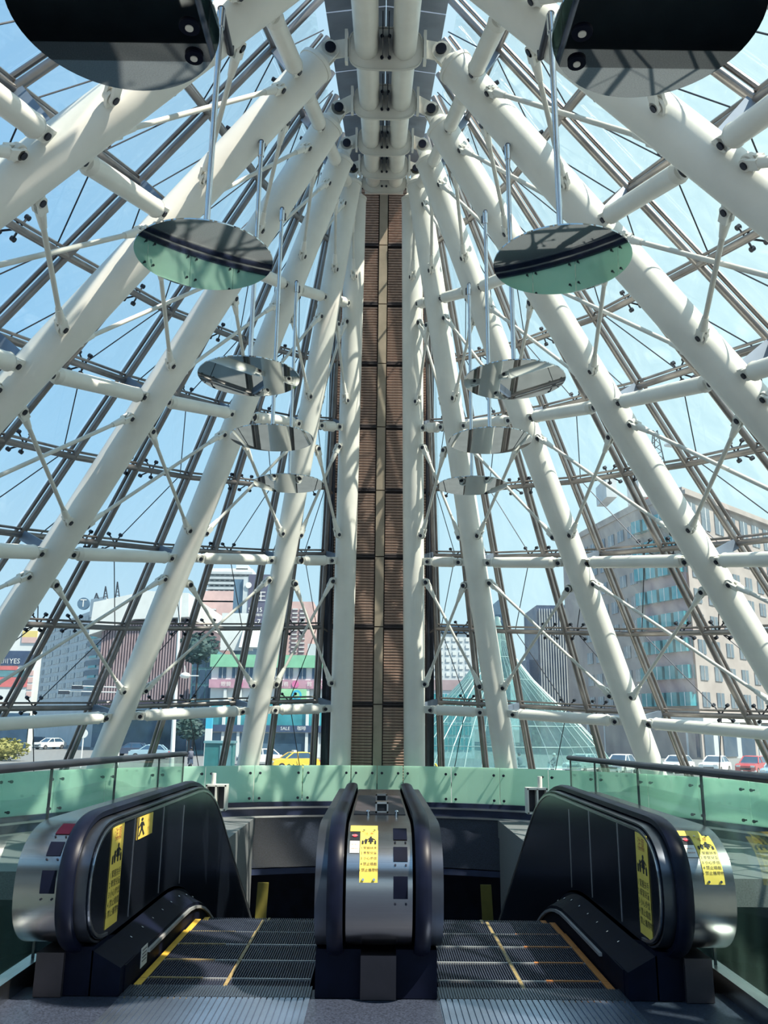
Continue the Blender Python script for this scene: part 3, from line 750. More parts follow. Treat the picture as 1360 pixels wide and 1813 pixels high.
for sg in (-1, 1):
    o = thing('escalator', 'dark %s-hand escalator going down, with %s edged steps and steel newel' % (SIDE[sg], 'yellow' if sg < 0 else 'orange'), 'escalator', (sg * .9, 5.3, 0), 'pair of escalators')
    xm = sg * .895
    for i in range(20):
        Ya = 5.17 + ST * i
        stp = link('step', step_me, o, xf((xm, Ya, -.005 + stepz(Ya + .26))))
        Wm = WORLD[stp.name]
        link('yellow_edge', edge_me if sg < 0 else edge_or, stp, Wm @ Matrix.Translation((sg * .493, 0, .001)))
        link('centre_line', mid_me, stp, Wm @ Matrix.Translation((sg * -.02, 0, .001)))
        link('step_edge', strip_me, stp, Wm @ Matrix.Translation((0, 0, .0005)))
        link('nose_line', nose_me if sg < 0 else nose_or, stp, Wm @ Matrix.Translation((sg * .30, 0, .001)))
    x0, x1 = sorted((sg * .36, sg * 1.425))
    link('comb_plate', ribbed(x0, x1, 5.19, 5.395, .006, .0156, .6, .006, 'comb_plate', 'comb_steel'), o)
    pl = ribbed(x0, x1, 2.6, 5.185, .005, .0335, .80, .007, 'landing_plate', 'plate_blue'); link('landing_plate', pl, o)
    nose_unit(o, *sorted((sg * 1.755, sg * 2.0)), [(sg * 1.60, sg)], [sg * 1.705], [sorted((sg * 1.59, sg * 1.745))], [sorted((sg * 1.745, sg * 1.9))])
    MB().prism([V((sg * 1.43, 5.2, 0)), V((sg * 1.60, 5.2, 0)), V((sg * 1.60, 5.2, .232)), V((sg * 1.43, 5.2, .142))], (0, .28, 0)).obj('front_block', 'black_plastic', o)
    # inner decking, skirt and deflector
    dk = []
    pa = [(5.28, 0)] + [(Y, stepz(Y)) for Y in YS[2:]]
    vs = []; fs = []
    for y, z in pa: vs += [V((sg * 1.425, y, z - .3)), V((sg * 1.425, y, z + .135)), V((sg * 1.60, y, z + .225)), V((sg * 1.60, y, z - .3))]
    for i in range(len(pa) - 1):
        for j in range(4): fs.append((i * 4 + j, i * 4 + (j + 1) % 4, i * 4 + 4 + (j + 1) % 4, i * 4 + 4 + j))
    fs += [(0, 1, 2, 3), tuple(len(pa) * 4 - 1 - q for q in range(4))]
    sk = MB().add(vs, fs).obj('skirt', 'black_plastic', o)
    pd = [V((sg * 1.418, y, z + .10)) for y, z in [(5.75, 0), (6.2, 0), (6.7, 0)] + [(Y, stepz(Y)) for Y in YS if 6.9 < Y < 9]]
    MB().sweep(pd, [(-.012, -.010), (.012, -.010), (.012, .010), (-.012, .010)], (1, 0, 0)).obj('skirt_deflector', 'aluminium', sk)
    for q in range(9):
        Yq = 5.7 + q * .26; P = V((sg * 1.52, Yq, .135 + .09 * .54 + stepz(Yq))); nn = V((-sg * .09, 0, .175)).normalized()
        MB().tube(P, P + nn * .006, .008, 8).obj('screw', 'chrome', sk)
    MB().span((sg * 2.0, 5.7, -1.2), (sg * 2.012, 10.2, .20)).obj('outer_cladding', 'ledge_navy', o)
o = thing('escalator_console', 'steel console with two black handrails between the escalators', 'escalator', (.02, 5.2, 0))
nose_unit(o, -.165, .205, [(-.315, -1), (.355, 1)], [-.225, .265], [(-.335, -.08), (.12, .352)], [(-.08, .12)])
mt = MB()
mt.span((-.150, 5.80, .905), (.190, 7.25, .914)).obj('top_mat', 'slat_back', o)
for Y_, lab in ((5.92, 'nearer'), (6.55, 'farther')):
    t = thing('display_box', 'small silver framed box on the console top, the %s one' % lab, 'display box', (.035, Y_, .914), 'framed boxes on the console')
    b = MB(); w_, h_ = .085, .07
    for a, c in (((-w_ / 2, .9155), (w_ / 2, .926)), ((-w_ / 2, .914 + h_ - .012), (w_ / 2, .914 + h_)), ((-w_ / 2, .9155), (-w_ / 2 + .010, .914 + h_)), ((w_ / 2 - .010, .9155), (w_ / 2, .914 + h_))):
        b.span((.035 + a[0], Y_ - .05, a[1]), (.035 + c[0], Y_ + .05, c[1]))
    b.obj('frame', 'trim_steel', t); MB().span((.035 - w_ / 2 + .01, Y_ - .04, .926), (.035 + w_ / 2 - .01, Y_ + .04, .914 + h_ - .012)).obj('screen', 'sign_black', t)
for x, lab in ((-.055, 'left'), (.13, 'right')):
    t = thing('steel_stud', 'little steel stud at the front of the console mat, %s one' % lab, 'stud', (x, 5.77, .91)); MB().tube((x, 5.77, .909), (x, 5.77, .935), .010, 10).cone((x, 5.77, .935), (x, 5.77, .943), .013, .006, 10).obj('stud', 'chrome', t)
# notices on the noses
curved_plate('backing', 'sign_yellow', -.152, .008, phi_at(1463, 0), phi_at(1473, 0), tag(link('header_strip', None, None, xf(cas_pt(.9))), 'narrow yellow strip above the notices on the console nose', 'sign'))
curved_notice('yellow notice plate with figures on the steel console nose', -.092, .010, 1471, 1563, 0)
curved_ban('small dark and white no entry plate on the console nose', -.150, -.096, 1474, 1490, 1511, 0)
curved_plate('backing', 'sign_yellow', 1.765, 1.905, phi_at(1472, 1.85), phi_at(1481, 1.85), tag(link('header_strip', None, None, xf(cas_pt(.9, 0, 1.85))), 'narrow yellow strip above the notices on the right newel', 'sign'))
curved_notice('yellow notice plate with figures on the right-hand newel', 1.832, 1.945, 1481, 1567, 1.88)
curved_ban('small dark and white no entry plate on the right-hand newel', 1.765, 1.826, 1481, 1496, 1518, 1.8)
for x0, x1, rows_, wh in ((.098, .178, ((1468, 1487), (1500, 1526), (1551, 1592)), 'console nose'), (-1.855, -1.775, ((1459, 1478), (1491, 1516), (1541, 1582)), 'left newel')):
    xc = (x0 + x1) / 2
    for i, (a, c) in enumerate(rows_):
        t = tag(link('sensor_window', None, None, xf(cas_pt(phi_at(c, xc), 0, xc))), 'dark %s sensor window on the %s' % (('top', 'middle', 'bottom')[i], wh) if not (i == 0 and x0 < 0) else 'dark maroon sensor window at the top of the left newel', 'sensor')
        curved_plate('window', 'sign_maroon' if (i == 0 and x0 < 0) else 'black_plastic', x0, x1, phi_at(a, xc), phi_at(c, xc), t)
        for xx in (x0 + .01, x1 - .01):
            p, up = cas_frame(phi_at(c, xc) - .06, .002); p.x = xx; MB().tube(p, p + V((1, 0, 0)).cross(up) * .005, .006, 8).obj('screw', 'pin_dark', t)
Pq = [atx(*q, -1.588) for q in ((188, 1463), (208, 1459), (211, 1645), (190, 1658))]
tall_sticker('tall yellow safety sticker with figures on the left balustrade panel', -1.587, 1, (Pq[0].y + Pq[3].y) / 2, (Pq[1].y + Pq[2].y) / 2, (Pq[0].z + Pq[1].z) / 2, (Pq[2].z + Pq[3].z) / 2)
Pq = [atx(*q, 1.588) for q in ((1157, 1485), (1137, 1478), (1130, 1663), (1152, 1676))]
tall_sticker('tall yellow safety sticker with figures on the right balustrade panel', 1.587, -1, (Pq[0].y + Pq[3].y) / 2, (Pq[1].y + Pq[2].y) / 2, (Pq[0].z + Pq[1].z) / 2, (Pq[2].z + Pq[3].z) / 2)
Pq = [atx(*q, -1.588) for q in ((245, 1445), (271, 1440), (271, 1473), (246, 1486))]
ya, yb_, zt, zb = Pq[0].y, Pq[1].y, (Pq[0].z + Pq[1].z) / 2, (Pq[2].z + Pq[3].z) / 2
t = thing('caution_sticker', 'small square yellow sticker with a walking figure, left balustrade', 'sticker', (-1.588, ya, zb))
MB().span((-1.5885, ya, zb), (-1.5855, yb_, zt)).obj('backing', 'sign_yellow', t)
cY, cZ, hS = (ya + yb_) / 2, (zt + zb) / 2, zt - zb
for i, s in enumerate(('小心', '步伐')): lettering(s, 'sign_brown', (-1.585, ya + (yb_ - ya) * .72, zb + hS * (.7 - .4 * i)), (0, 1, 0), (0, 0, 1), hS * .22, t)
def sp(u, v): return V((-1.5852, ya + (yb_ - ya) * u, zb + hS * v))
for nm, pts in (('figure_head', [(.26 + .07 * cos(a), .86 + .08 * sin(a)) for a in [2 * pi * i / 12 for i in range(12)]]), ('walking_figure', [(.2, .76), (.34, .74), (.44, .55), (.38, .52), (.32, .62), (.33, .42), (.46, .14), (.38, .1), (.27, .38), (.14, .12), (.07, .16), (.2, .44), (.18, .6), (.08, .5), (.05, .55)])):
    MB().prism([sp(u, v) for u, v in pts], (.001, 0, 0)).obj(nm, 'sign_black', t)
MB().prism([sp(u, v) for u, v in ((.0, 0), (.06, 0), (.06, 1), (0, 1))], (.0008, 0, 0)).obj('edge_band', 'sign_black', t)
p = atx(248, 1688, -1.44)
t = thing('data_label', 'small white printed label low on the left escalator skirt', 'label', (-1.4225, 5.62, .03))
MB().span((-1.4235, 5.60, .035), (-1.4205, 5.74, .145)).obj('backing', 'sign_white', t)
for i in range(4): MB().span((-1.4204, 5.62, .125 - .02 * i), (-1.4200, 5.72, .131 - .02 * i)).obj('print_line', 'sign_black', t)

# ================================================================== glass railings beside the landing
def zr(Y): return 1.235 - (Y - 4.5) * .0178
JO = [.3, 1.6, 2.95, 4.25, 5.55, 6.9, 8.25, 9.28]
for sg in (-1, 1):
    o = thing('glass_railing', 'green glass railing with a dark steel handrail along the %s of the landing' % SIDE[sg], 'railing', (sg * 2.06, 5, 0))
    X = sg * 2.06
    for a, c in zip(JO, JO[1:]):
        MB().hexa([V((X - .007, a + .006, .05)), V((X + .007, a + .006, .05)), V((X + .007, c - .006, .05)), V((X - .007, c - .006, .05)),
                   V((X - .007, a + .006, zr(a) - .03)), V((X + .007, a + .006, zr(a) - .03)), V((X + .007, c - .006, zr(c) - .03)), V((X - .007, c - .006, zr(c) - .03))]).obj('pane', 'rail_glass', o)
        MB().box((X, c, (zr(c) + .05) / 2), (.016, .010, zr(c) - .08)).obj('edge_seal', 'dark_steel', o)
    MB().sweep([V((X, JO[0], zr(JO[0]))), V((X, JO[-1] + .03, zr(JO[-1])))], [(.036 * cos(a), .026 * sin(a)) for a in [2 * pi * i / 14 for i in range(14)]], (1, 0, 0)).obj('handrail', 'dark_steel', o, True)
    MB().span((X - sg * .045, .3, -.02), (X + sg * .045, 5.65, .10)).obj('base_channel', 'trim_steel', o)
    MB().span((X - sg * .03, 5.65, -.05), (X + sg * .03, 9.28, .05)).obj('base_shoe', 'dark_steel', o)
# floodlights on the granite shelves
for sg in (-1, 1):
    c = V((sg * 2.36, 13.0, -.2))
    o = thing('floodlight', 'grey box floodlight on a short post behind the %s escalator balustrade' % SIDE[sg], 'floodlight', c, 'floodlights beside the shaft')
    MB().box(c + V((0, 0, .01)), (.2, .2, .02)).tube(c, c + V((0, 0, .42)), .03, 10).obj('post', 'dark_steel', o)
    b = MB(); c2 = c + V((0, 0, .60))
    b.box(c2 + V((0, .1, 0)), (.30, .03, .36))
    for dx, dz, wx, wz in ((-.14, 0, .025, .36), (.14, 0, .025, .36), (0, .17, .30, .025), (0, -.17, .30, .025), (0, 0, .025, .34)): b.box(c2 + V((dx, 0, dz)), (wx, .22, wz))
    b.obj('housing', 'white_dull', o)
    MB().box(c2 + V((0, .06, 0)), (.27, .02, .32)).obj('lens', 'dark_steel', o)
    MB().tube(c2 + V((-sg * -.06, 0, .18)), c2 + V((-sg * -.06, 0, .34)), .035, 14).obj('cap_cylinder', 'white_dull', o, True)
for X, lab, q in ((-1.9, 'left', -.08), (1.86, 'right', .10)):
    o = thing('guide_board', 'slim yellow guide board standing deep in the shaft, %s one' % lab, 'sign', (X, 15.2, -5.6), 'guide boards in the shaft')
    MB().hexa([V((X - .1 + q * 2, 15.2, -5.6)), V((X + .1 + q * 2, 15.2, -5.6)), V((X + .1 + q * 2, 15.26, -5.6)), V((X - .1 + q * 2, 15.26, -5.6)), V((X - .09, 15.2, -1.15)), V((X + .09, 15.2, -1.15)), V((X + .09, 15.26, -1.15)), V((X - .09, 15.26, -1.15))]).obj('board', 'sign_lit', o)
    MB().span((X - .02 + q * 2, 15.19, -5.6), (X + .02 + q * 2, 15.2, -2.0)).obj('dark_stripe', 'sign_black', o)
# ================================================================== the street outside
SZ = -2.6
as_struct(MB().span((-400, -60, SZ - .5), (400, 600, SZ)).obj('ground', 'asphalt'), 'pale grey street beyond the glass')
def at2(px, D): p = aty(px, 1300, D); return V((p.x, D, 0))
def zpx(px, y, D): return aty(px, y, D).z
UNIT = {}
def unit_box(mat):
    if mat not in UNIT: UNIT[mat] = MB().box((0, 0, 0), (1, 1, 1)).mesh('window', mat)
    return UNIT[mat]
def slab(o, name, mat, px0, px1, yt, yb, D, depth=2.0, out=0.0):      # box facing the camera, from image rows and columns at distance D
    a, c = at2(px0, D), at2(px1, D); pm = (px0 + px1) / 2
    zt = zpx(pm, yt, D); zb = SZ if yb is None else zpx(pm, yb, D)
    return MB().span((a.x, D - out, zb), (c.x, D - out + depth, zt)).obj(name, mat, o)
def block(o, name, mat, pts, z0, z1, depth):
    fr = [V((p.x, p.y, z0)) for p in pts]; poly = fr + [V((p.x, p.y + depth, z0)) for p in reversed(pts)]
    return MB().prism(poly, (0, 0, z1 - z0)).obj(name, mat, o)
def grid(o, A, B, z0, z1, nx, nz, mat, fx=.6, fz=.55, proud=.08, skip=None, frame=None, name='window'):
    A, B = V((A.x, A.y, 0)), V((B.x, B.y, 0)); d = (B - A); L = d.length; d.normalize(); n = V((d.y, -d.x, 0))
    cw, ch = L / nx, (z1 - z0) / nz
    for i in range(nx):
        for j in range(nz):
            if skip and skip(i, j): continue
            c = A + d * (cw * (i + .5)) + V((0, 0, z0 + ch * (j + .5))) + n * (proud / 2 - .02)
            R = Matrix((d * (cw * fx), n * (proud + .04), V((0, 0, ch * fz)))).transposed()
            wnd = link(name, unit_box(mat), o, xf(c, R))
            if frame:
                R2 = Matrix((d * (cw * fx * .06), n * (proud + .10), V((0, 0, ch * fz * 1.02)))).transposed()
                link('mullion', unit_box(frame), wnd, xf(c, R2))
def bldg(name, label, px, D): return thing(name, label, 'building', V((at2(px, D).x, D, SZ)))
def sign_text(o, s, mat, px, y, D, hpx, sx=1.0):
    p = aty(px, y, D); lettering(s, mat, V((p.x, D - .12, p.z)), (1, 0, 0), (0, 0, 1), hpx * D / F_PX * 1.35, o, sx=sx)

# far left poster building
o = bldg('poster_building', 'white building with a navy billboard and red shop bands at the left edge', 10, 112)
slab(o, 'wall', 'b_white', -60, 48, 1100, None, 112, 2)
slab(o, 'yellow_poster', 'b_yellow', 20, 47, 1117, 1128, 112, .3, .15); slab(o, 'pink_poster', 'b_pink', 20, 47, 1128, 1138, 112, .3, .15)
bb = slab(o, 'billboard', 'b_navy', -40, 43, 1152, 1178, 112, .4, .1)
lettering('YES', 'sign_white', V((aty(27, 1171, 112).x, 111.8, aty(27, 1171, 112).z)), (1, 0, 0), (0, 0, 1), 11 * 112 / F_PX * 1.1, bb)
lettering('川川', 'sign_white', V((aty(6, 1171, 112).x, 111.8, aty(6, 1171, 112).z)), (1, 0, 0), (0, 0, 1), 9 * 112 / F_PX * 1.1, bb)
slab(o, 'orange_band', 'b_red', -40, 18, 1179, 1186, 112, .4, .15); slab(o, 'teal_band', 'b_teal', -40, 34, 1187, 1198, 112, .4, .12)
slab(o, 'red_band', 'b_red', -40, 38, 1199, 1216, 112, .4, .12); slab(o, 'shopfront', 'win_blue', -60, 48, 1262, None, 112, .4, .15)
grid(o, at2(38, 112), at2(48, 112), zpx(43, 1235, 112), zpx(43, 1185, 112), 1, 4, 'b_pink', .9, .7)
# grey office with emblem
o = bldg('office_block', 'grey office block with blue window bands and round emblem on top', 150, 132)
P = [at2(44, 168), at2(140, 134), at2(166, 130), at2(176, 140)]
zt = zpx(143, 1062, 132)
block(o, 'wall', 'b_grey', P, SZ, zt - 1.5, 20)
block(o, 'parapet', 'b_white', [at2(138, 133.4), at2(166.6, 129.4), at2(177, 139.5)], zt - 2.6, zt + .3, 8)
z0 = zpx(150, 1235, 132)
grid(o, P[0], P[1], z0, zt - 1.8, 7, 9, 'win_grey', .82, .55, .1, frame='b_white')
grid(o, P[1], P[2], z0, zt - 3, 1, 8, 'win_blue', .96, .55, .15); grid(o, P[1], P[2], z0 + .9, zt - 3 + .9, 1, 8, 'win_teal', .5, .25, .2, name='spandrel')
for px in (66, 108):
    p = at2(px, 168 + (px - 44) / 96 * -34); MB().span((p.x - .35, p.y - .5, SZ), (p.x + .35, p.y + .2, zt - 1.5)).obj('pier', 'b_white', o)
c = aty(151, 1070, 131); em = MB().tube(c + V((0, -.9, 0)), c + V((0, -.5, 0)), .95, 20).obj('emblem', 'b_slate', o)
lettering('T', 'sign_white', c + V((0, -.95, 0)), (1, 0, 0), (0, 0, 1), 1.7, em)
# plum slatted hall
o = bldg('slatted_hall', 'plum hall with vertical slats under a pale sloping roof', 240, 118)
slab(o, 'wall', 'b_plum', 164, 332, 1100, None, 118, 25)
zt, zb = zpx(240, 1100, 118), zpx(240, 1240, 118)
for i in range(34):
    px = 166 + i * 4.9; p = at2(px, 118); MB().span((p.x, 117.75, zb), (p.x + .17, 118, zt - .3)).obj('slat', 'b_mauve', o)
roof = [aty(px, y, 117) for px, y in ((157, 1124), (238, 1096), (334, 1092), (334, 1050), (262, 1046), (166, 1066))]
MB().prism([V((q.x, 117, q.z)) for q in roof], (0, 26, 0)).obj('roof', 'b_white', o)
slab(o, 'shopfront', 'win_blue', 164, 332, 1258, None, 118, .6, .3); slab(o, 'canopy', 'b_slate', 160, 336, 1250, 1257, 118, 2.4, 2.2)
for px, yt in ((171, 1050), (187, 1038), (208, 1030)):
    a, c = aty(px, 1060, 119), aty(px, yt, 119); b = MB()
    for dx in (-.3, .3): b.tube(a + V((dx, 0, 0)), c, .09, 5)
    for q in range(1, 5): m_ = a.lerp(c, q / 5); b.tube(m_ + V((-.3 * (1 - q / 5), 0, 0)), m_ + V((.3 * (1 - q / 5), 0, 0)), .06, 4)
    b.obj('roof_mast', 'dark_steel', o)
# pink building behind
o = bldg('pink_building', 'pink tiled building with louvred windows behind the billboard', 440, 145)
slab(o, 'wall', 'b_pink', 326, 548, 1064, None, 145, 20); slab(o, 'stair_head', 'b_pink', 340, 402, 1046, 1066, 145, 10)
for a, c, nx in ((330, 372, 3), (508, 536, 2)):
    grid(o, at2(a, 145), at2(c, 145), zpx(a, 1165, 145), zpx(a, 1075, 145), nx, 3, 'b_mauve', .78, .86, .12)
    grid(o, at2(a, 145), at2(c, 145), zpx(a, 1165, 145), zpx(a, 1075, 145), nx, 12, 'b_white', .7, .28, .3, name='louvre')
# white flats
o = bldg('white_flats', 'white block of flats with balconies peeping over the roofs', 400, 195)
slab(o, 'wall', 'b_white', 352, 432, 1006, None, 195, 15); slab(o, 'stair_head', 'b_white', 402, 424, 1000, 1008, 195, 6)
for i in range(5): slab(o, 'balcony', 'b_grey', 350, 434, 1014 + 9 * i, 1018 + 9 * i, 195, 1.6, 1.5)
grid(o, at2(354, 195), at2(430, 195), zpx(390, 1060, 195), zpx(390, 1012, 195), 8, 5, 'win_grey', .6, .4, .1)
# billboard block
o = bldg('billboard_block', 'slate block carrying a dark billboard with white numbers', 440, 122)
slab(o, 'wall', 'b_slate', 400, 484, 1026, None, 122, 12); slab(o, 'lilac_pier', 'b_grey', 418, 428, 1022, 1112, 122, .5, .4)
bb = slab(o, 'billboard', 'b_billboard', 428, 488, 1018, 1113, 122, .5, .5)
for s, px, y, h in (('王', 462, 1057, 16), ('56 15', 452, 1080, 9), ('新竹醫院 醫', 458, 1089, 4), ('59-7', 450, 1101, 10)):
    p = aty(px, y, 121.4); lettering(s, 'sign_white', p, (1, 0, 0), (0, 0, 1), h * 121 / F_PX * 1.25, bb)
p = aty(440, 1036, 121.4); MB().tube(p, p + V((0, .1, 0)), .45, 14).obj('white_dot', 'sign_white', bb)
slab(o, 'white_hoarding', 'b_white', 382, 440, 1086, 1152, 121, .6, .4)
for i in range(9):
    a = aty(432 + i * 3.4, 1116, 120.5); c = aty(425 + i * 4.2, 1147, 119.5); MB().cone(a, c, .16, .28, 6).obj('awning_fold', 'b_white', o)
# shops
o = bldg('shop_row', 'two storey shop row with green fascia and pink sign band', 480, 102)
slab(o, 'wall', 'b_white', 368, 598, 1172, None, 102, 14); slab(o, 'green_fascia', 'b_green', 366, 600, 1160, 1182, 102, .8, .5)
slab(o, 'roof_hut', 'b_grey', 540, 590, 1140, 1162, 104, 5)
grid(o, at2(376, 102), at2(592, 102), zpx(480, 1203, 102), zpx(480, 1181, 102), 9, 1, 'win_blue', .55, .86, .1, frame='b_white')
pb_ = slab(o, 'pink_band', 'b_sign_pink', 366, 600, 1204, 1219, 102, .7, .5)
for px, s in ((400, '眼鏡'), (502, '服務'), (548, '館'), (572, '大廣')): p = aty(px, 1211.5, 101.4); lettering(s, 'sign_white', p, (1, 0, 0), (0, 0, 1), 8 * 102 / F_PX * 1.1, pb_)
for px in (424, 523):
    p = aty(px, 1211.5, 101.4); MB().tube(p, p + V((0, .06, 0)), .42, 10).obj('flower_mark', 'b_magenta', pb_)
gs = slab(o, 'lime_sign', 'b_sign_lime', 494, 541, 1220, 1244, 102, .5, .55)
p = aty(525, 1231, 101.4); MB().tube(p, p + V((0, .06, 0)), .62, 20).obj('cyan_disc', 'b_cyan', gs); MB().tube(p - V((0, .03, 0)), p, .36, 16).obj('disc_core', 'b_sign_lime', gs)
p = aty(508, 1234, 101.4); MB().box(p, (1.3, .05, .10)).obj('dark_line', 'sign_black', gs)
slab(o, 'shop_glass', 'win_teal', 372, 596, 1246, 1284, 102, .4, .1); slab(o, 'navy_band', 'b_navy', 368, 600, 1284, 1296, 102, .8, .6)
for px, s in ((452, '門市'), (505, 'SALE'), (534, '咖啡')): p = aty(px, 1290, 101.2); lettering(s, 'sign_white', p, (1, 0, 0), (0, 0, 1), 7 * 102 / F_PX * 1.1, o)
slab(o, 'shutter_left', 'b_slate', 372, 480, 1298, None, 102, .4, .1); slab(o, 'shutter_right', 'b_grey', 556, 596, 1298, None, 102, .4, .1); slab(o, 'shop_door', 'win_blue', 482, 554, 1298, None, 102, .4, .1)
for px in (393, 420, 541, 560): slab(o, 'pillar', 'b_white', px, px + 5, 1220, None, 102, .6, .4)
# dark teal glass front with trees
o = bldg('glass_shop', 'dark teal glass shop front behind the street lamp', 350, 108)
slab(o, 'wall', 'b_teal', 332, 372, 1150, None, 108, 8); grid(o, at2(334, 108), at2(370, 108), zpx(350, 1330, 108), zpx(350, 1155, 108), 3, 6, 'win_blue', .85, .85, .1)
slab(o, 'red_sign', 'b_red', 334, 346, 1298, 1306, 108, .4, .3)
def foliage(o, name, mat, c, r, n, leaf, sq=(1, 1, 1), seed=1):
    rnd = random.Random(seed); b = MB()
    for i in range(n):
        while True:
            q = V((rnd.uniform(-1, 1), rnd.uniform(-1, 1), rnd.uniform(-1, 1)))
            if .45 < q.length < 1: break
        p = V(c) + V((q.x * sq[0], q.y * sq[1], q.z * sq[2])) * r
        x, y = frame(V((rnd.uniform(-1, 1), rnd.uniform(-1, 1), rnd.uniform(-.3, 1)))); l = leaf * rnd.uniform(.6, 1.3)
        b.add([p - x * l, p - y * l * .5, p + x * l, p + y * l * .5], [(0, 1, 2, 3)])
    b.ball(c, r * .72, 10, 7, sq); return b.obj(name, mat, o)
for px, y, D, r, sd_, lab in ((352, 1148, 104, 2.6, 3, 'dark leafy street tree in front of the teal glass front'), (336, 1290, 100, 1.7, 4, 'small dark street tree beside the lamp pole')):
    p = aty(px, y, D); t = thing('street_tree', lab, 'tree', (p.x, D, SZ)); MB().cone((p.x, D, SZ), (p.x, D, p.z), .16, .09, 8).obj('trunk', 'slat_back', t)
    foliage(t, 'crown', 'leaf_dark', (p.x, D, p.z), r, 420, .35, (1, 1, .75), sd_)
p = aty(14, 1318, 86); t = thing('hedge', 'clipped olive hedge bush at the left edge of the street', 'hedge', (p.x, 86, SZ))
foliage(t, 'leaves', 'leaf_olive', (p.x - 1, 86, SZ + 1.1), 1.4, 900, .22, (2.3, 1, .85), 5)
for sx_, px in ((-1, 527), (1, 765)):
    p = aty(px, 1350, 20.5); t = thing('flower_bush', 'low bush with yellow flowers behind the %s part of the parapet' % SIDE[sx_], 'bush', (p.x, 20.5, -.22))
    foliage(t, 'leaves', 'leaf_green', (p.x, 20.5, .16), .42, 360, .07, (1.1, .8, .9), 8 + sx_)
    rnd = random.Random(sx_ + 20); b = MB()
    for i in range(26):
        a, h = rnd.uniform(0, 2 * pi), rnd.uniform(.3, 1); q = V((p.x + cos(a) * .42 * sqrt(1 - h * h) * 1.05, 20.5 + sin(a) * .33, .16 + h * .40)); b.ball(q, .026, 6, 4)
    b.obj('flowers', 'flower', t)

# right-hand side
o = bldg('sign_building', 'pale building with a navy glass top right of the column', 790, 104)
slab(o, 'wall', 'b_grey', 748, 840, 1122, None, 104, 14); slab(o, 'glass_top', 'win_blue', 748, 834, 1106, 1120, 104, 10, .2)
grid(o, at2(752, 104), at2(836, 104), zpx(790, 1200, 104), zpx(790, 1126, 104), 7, 6, 'b_white', .55, .5, .1, name='panel')
slab(o, 'brick_band', 'b_mauve', 750, 836, 1204, 1222, 104, .4, .15); grid(o, at2(752, 104), at2(836, 104), zpx(790, 1330, 104), zpx(790, 1226, 104), 6, 4, 'win_teal', .8, .8, .1, frame='b_white')
o = bldg('pointed_tower', 'slim dark tower with a slanting glass top', 888, 180)
a, c = at2(868, 180), at2(906, 180); zt = zpx(890, 1060, 180); zl = zpx(870, 1078, 180)
MB().prism([V((a.x, 180, SZ)), V((c.x, 180, SZ)), V((c.x, 180, zl)), V(((a.x * .4 + c.x * .6), 180, zt)), V((a.x, 180, zl))], (0, 12, 0)).obj('wall', 'b_slate', o)
grid(o, a, c, SZ + 12, zl - 1, 3, 11, 'win_blue', .8, .7, .12)
o = bldg('striped_tower', 'dark blue tower with thin pale vertical stripes', 995, 155)
slab(o, 'wall', 'b_navy', 958, 1030, 1072, None, 155, 14); slab(o, 'low_wing', 'b_navy', 936, 960, 1168, None, 156, 10)
for i in range(15): slab(o, 'stripe', 'b_white', 962 + i * 4.6, 963.0 + i * 4.6, 1078, 1250, 155, .3, .25)
o = bldg('teal_tower', 'pale teal office tower beside the striped tower', 1050, 170)
slab(o, 'wall', 'b_teal', 1024, 1078, 1062, None, 170, 14); grid(o, at2(1026, 170), at2(1076, 170), SZ + 8, zpx(1050, 1068, 170), 6, 13, 'frame_pale', .55, .5, .12)
o = bldg('beige_building', 'large beige and mauve corner building with teal windows at the right', 1205, 110)
P = [at2(1045, 136), at2(1150, 117), at2(1242, 108), at2(1440, 132)]
zt = zpx(1242, 862, 108)
block(o, 'wall', 'b_beige', P, SZ, zt, 14)
n0 = [V((p.x + dx, p.y - .5, 0)) for p, dx in zip(P, (-.3, 0, .2, .5))]
block(o, 'cornice', 'b_beige', n0, zt - 1.1, zt - .5, 4); block(o, 'mauve_bay', 'b_mauve', [at2(1160, 115.4), at2(1238, 107.7)], zpx(1200, 1230, 112), zpx(1200, 1000, 112), 1.0)
base_z = zpx(1242, 1262, 108)
grid(o, P[0], P[1], base_z, zt - 2.2, 6, 8, 'win_grey', .62, .5, .12, frame='b_white'); grid(o, P[1], P[2], base_z, zt - 2.2, 4, 8, 'win_teal', .78, .5, 1.1, frame='b_white')
grid(o, P[2], P[3], zt - 5.4, zt - 1.6, 9, 1, 'win_grey', .62, .85, .12, frame='b_white'); grid(o, P[2], P[3], base_z, zt - 6.2, 9, 7, 'win_grey', .5, .55, .12, frame='b_beige')
block(o, 'shop_band', 'b_white', n0, base_z - 1.1, base_z - .2, 3)
for i in range(12):
    t_ = i / 11; q = P[0].lerp(P[2], t_ * 2) if t_ < .5 else P[2].lerp(P[3], t_ * 2 - 1)
    MB().span((q.x - .4, q.y - .35, SZ), (q.x + .4, q.y + .3, base_z - 1)).obj('pillar', 'b_white', o)
grid(o, P[0], P[2], SZ, base_z - 1.2, 8, 1, 'win_blue', .8, .9, .15, name='shopfront'); grid(o, P[2], P[3], SZ, base_z - 1.2, 7, 1, 'win_blue', .8, .9, .15, name='shopfront')
for a, c, yt, m_ in ((1098, 1118, 846, 'b_grey'), (1160, 1212, 832, 'b_white'), (1176, 1190, 842, 'b_red')): slab(o, 'roof_hut', m_, a, c, yt, 880, 124, 6)
a = aty(1166, 836, 124); c = aty(1160, 762, 124); b = MB()
for dx, dy in ((-1.3, 0), (1.3, 0), (0, 1.6)): b.tube(a + V((dx, dy, 0)), c + V((dx * .25, dy * .25, 0)), .10, 5)
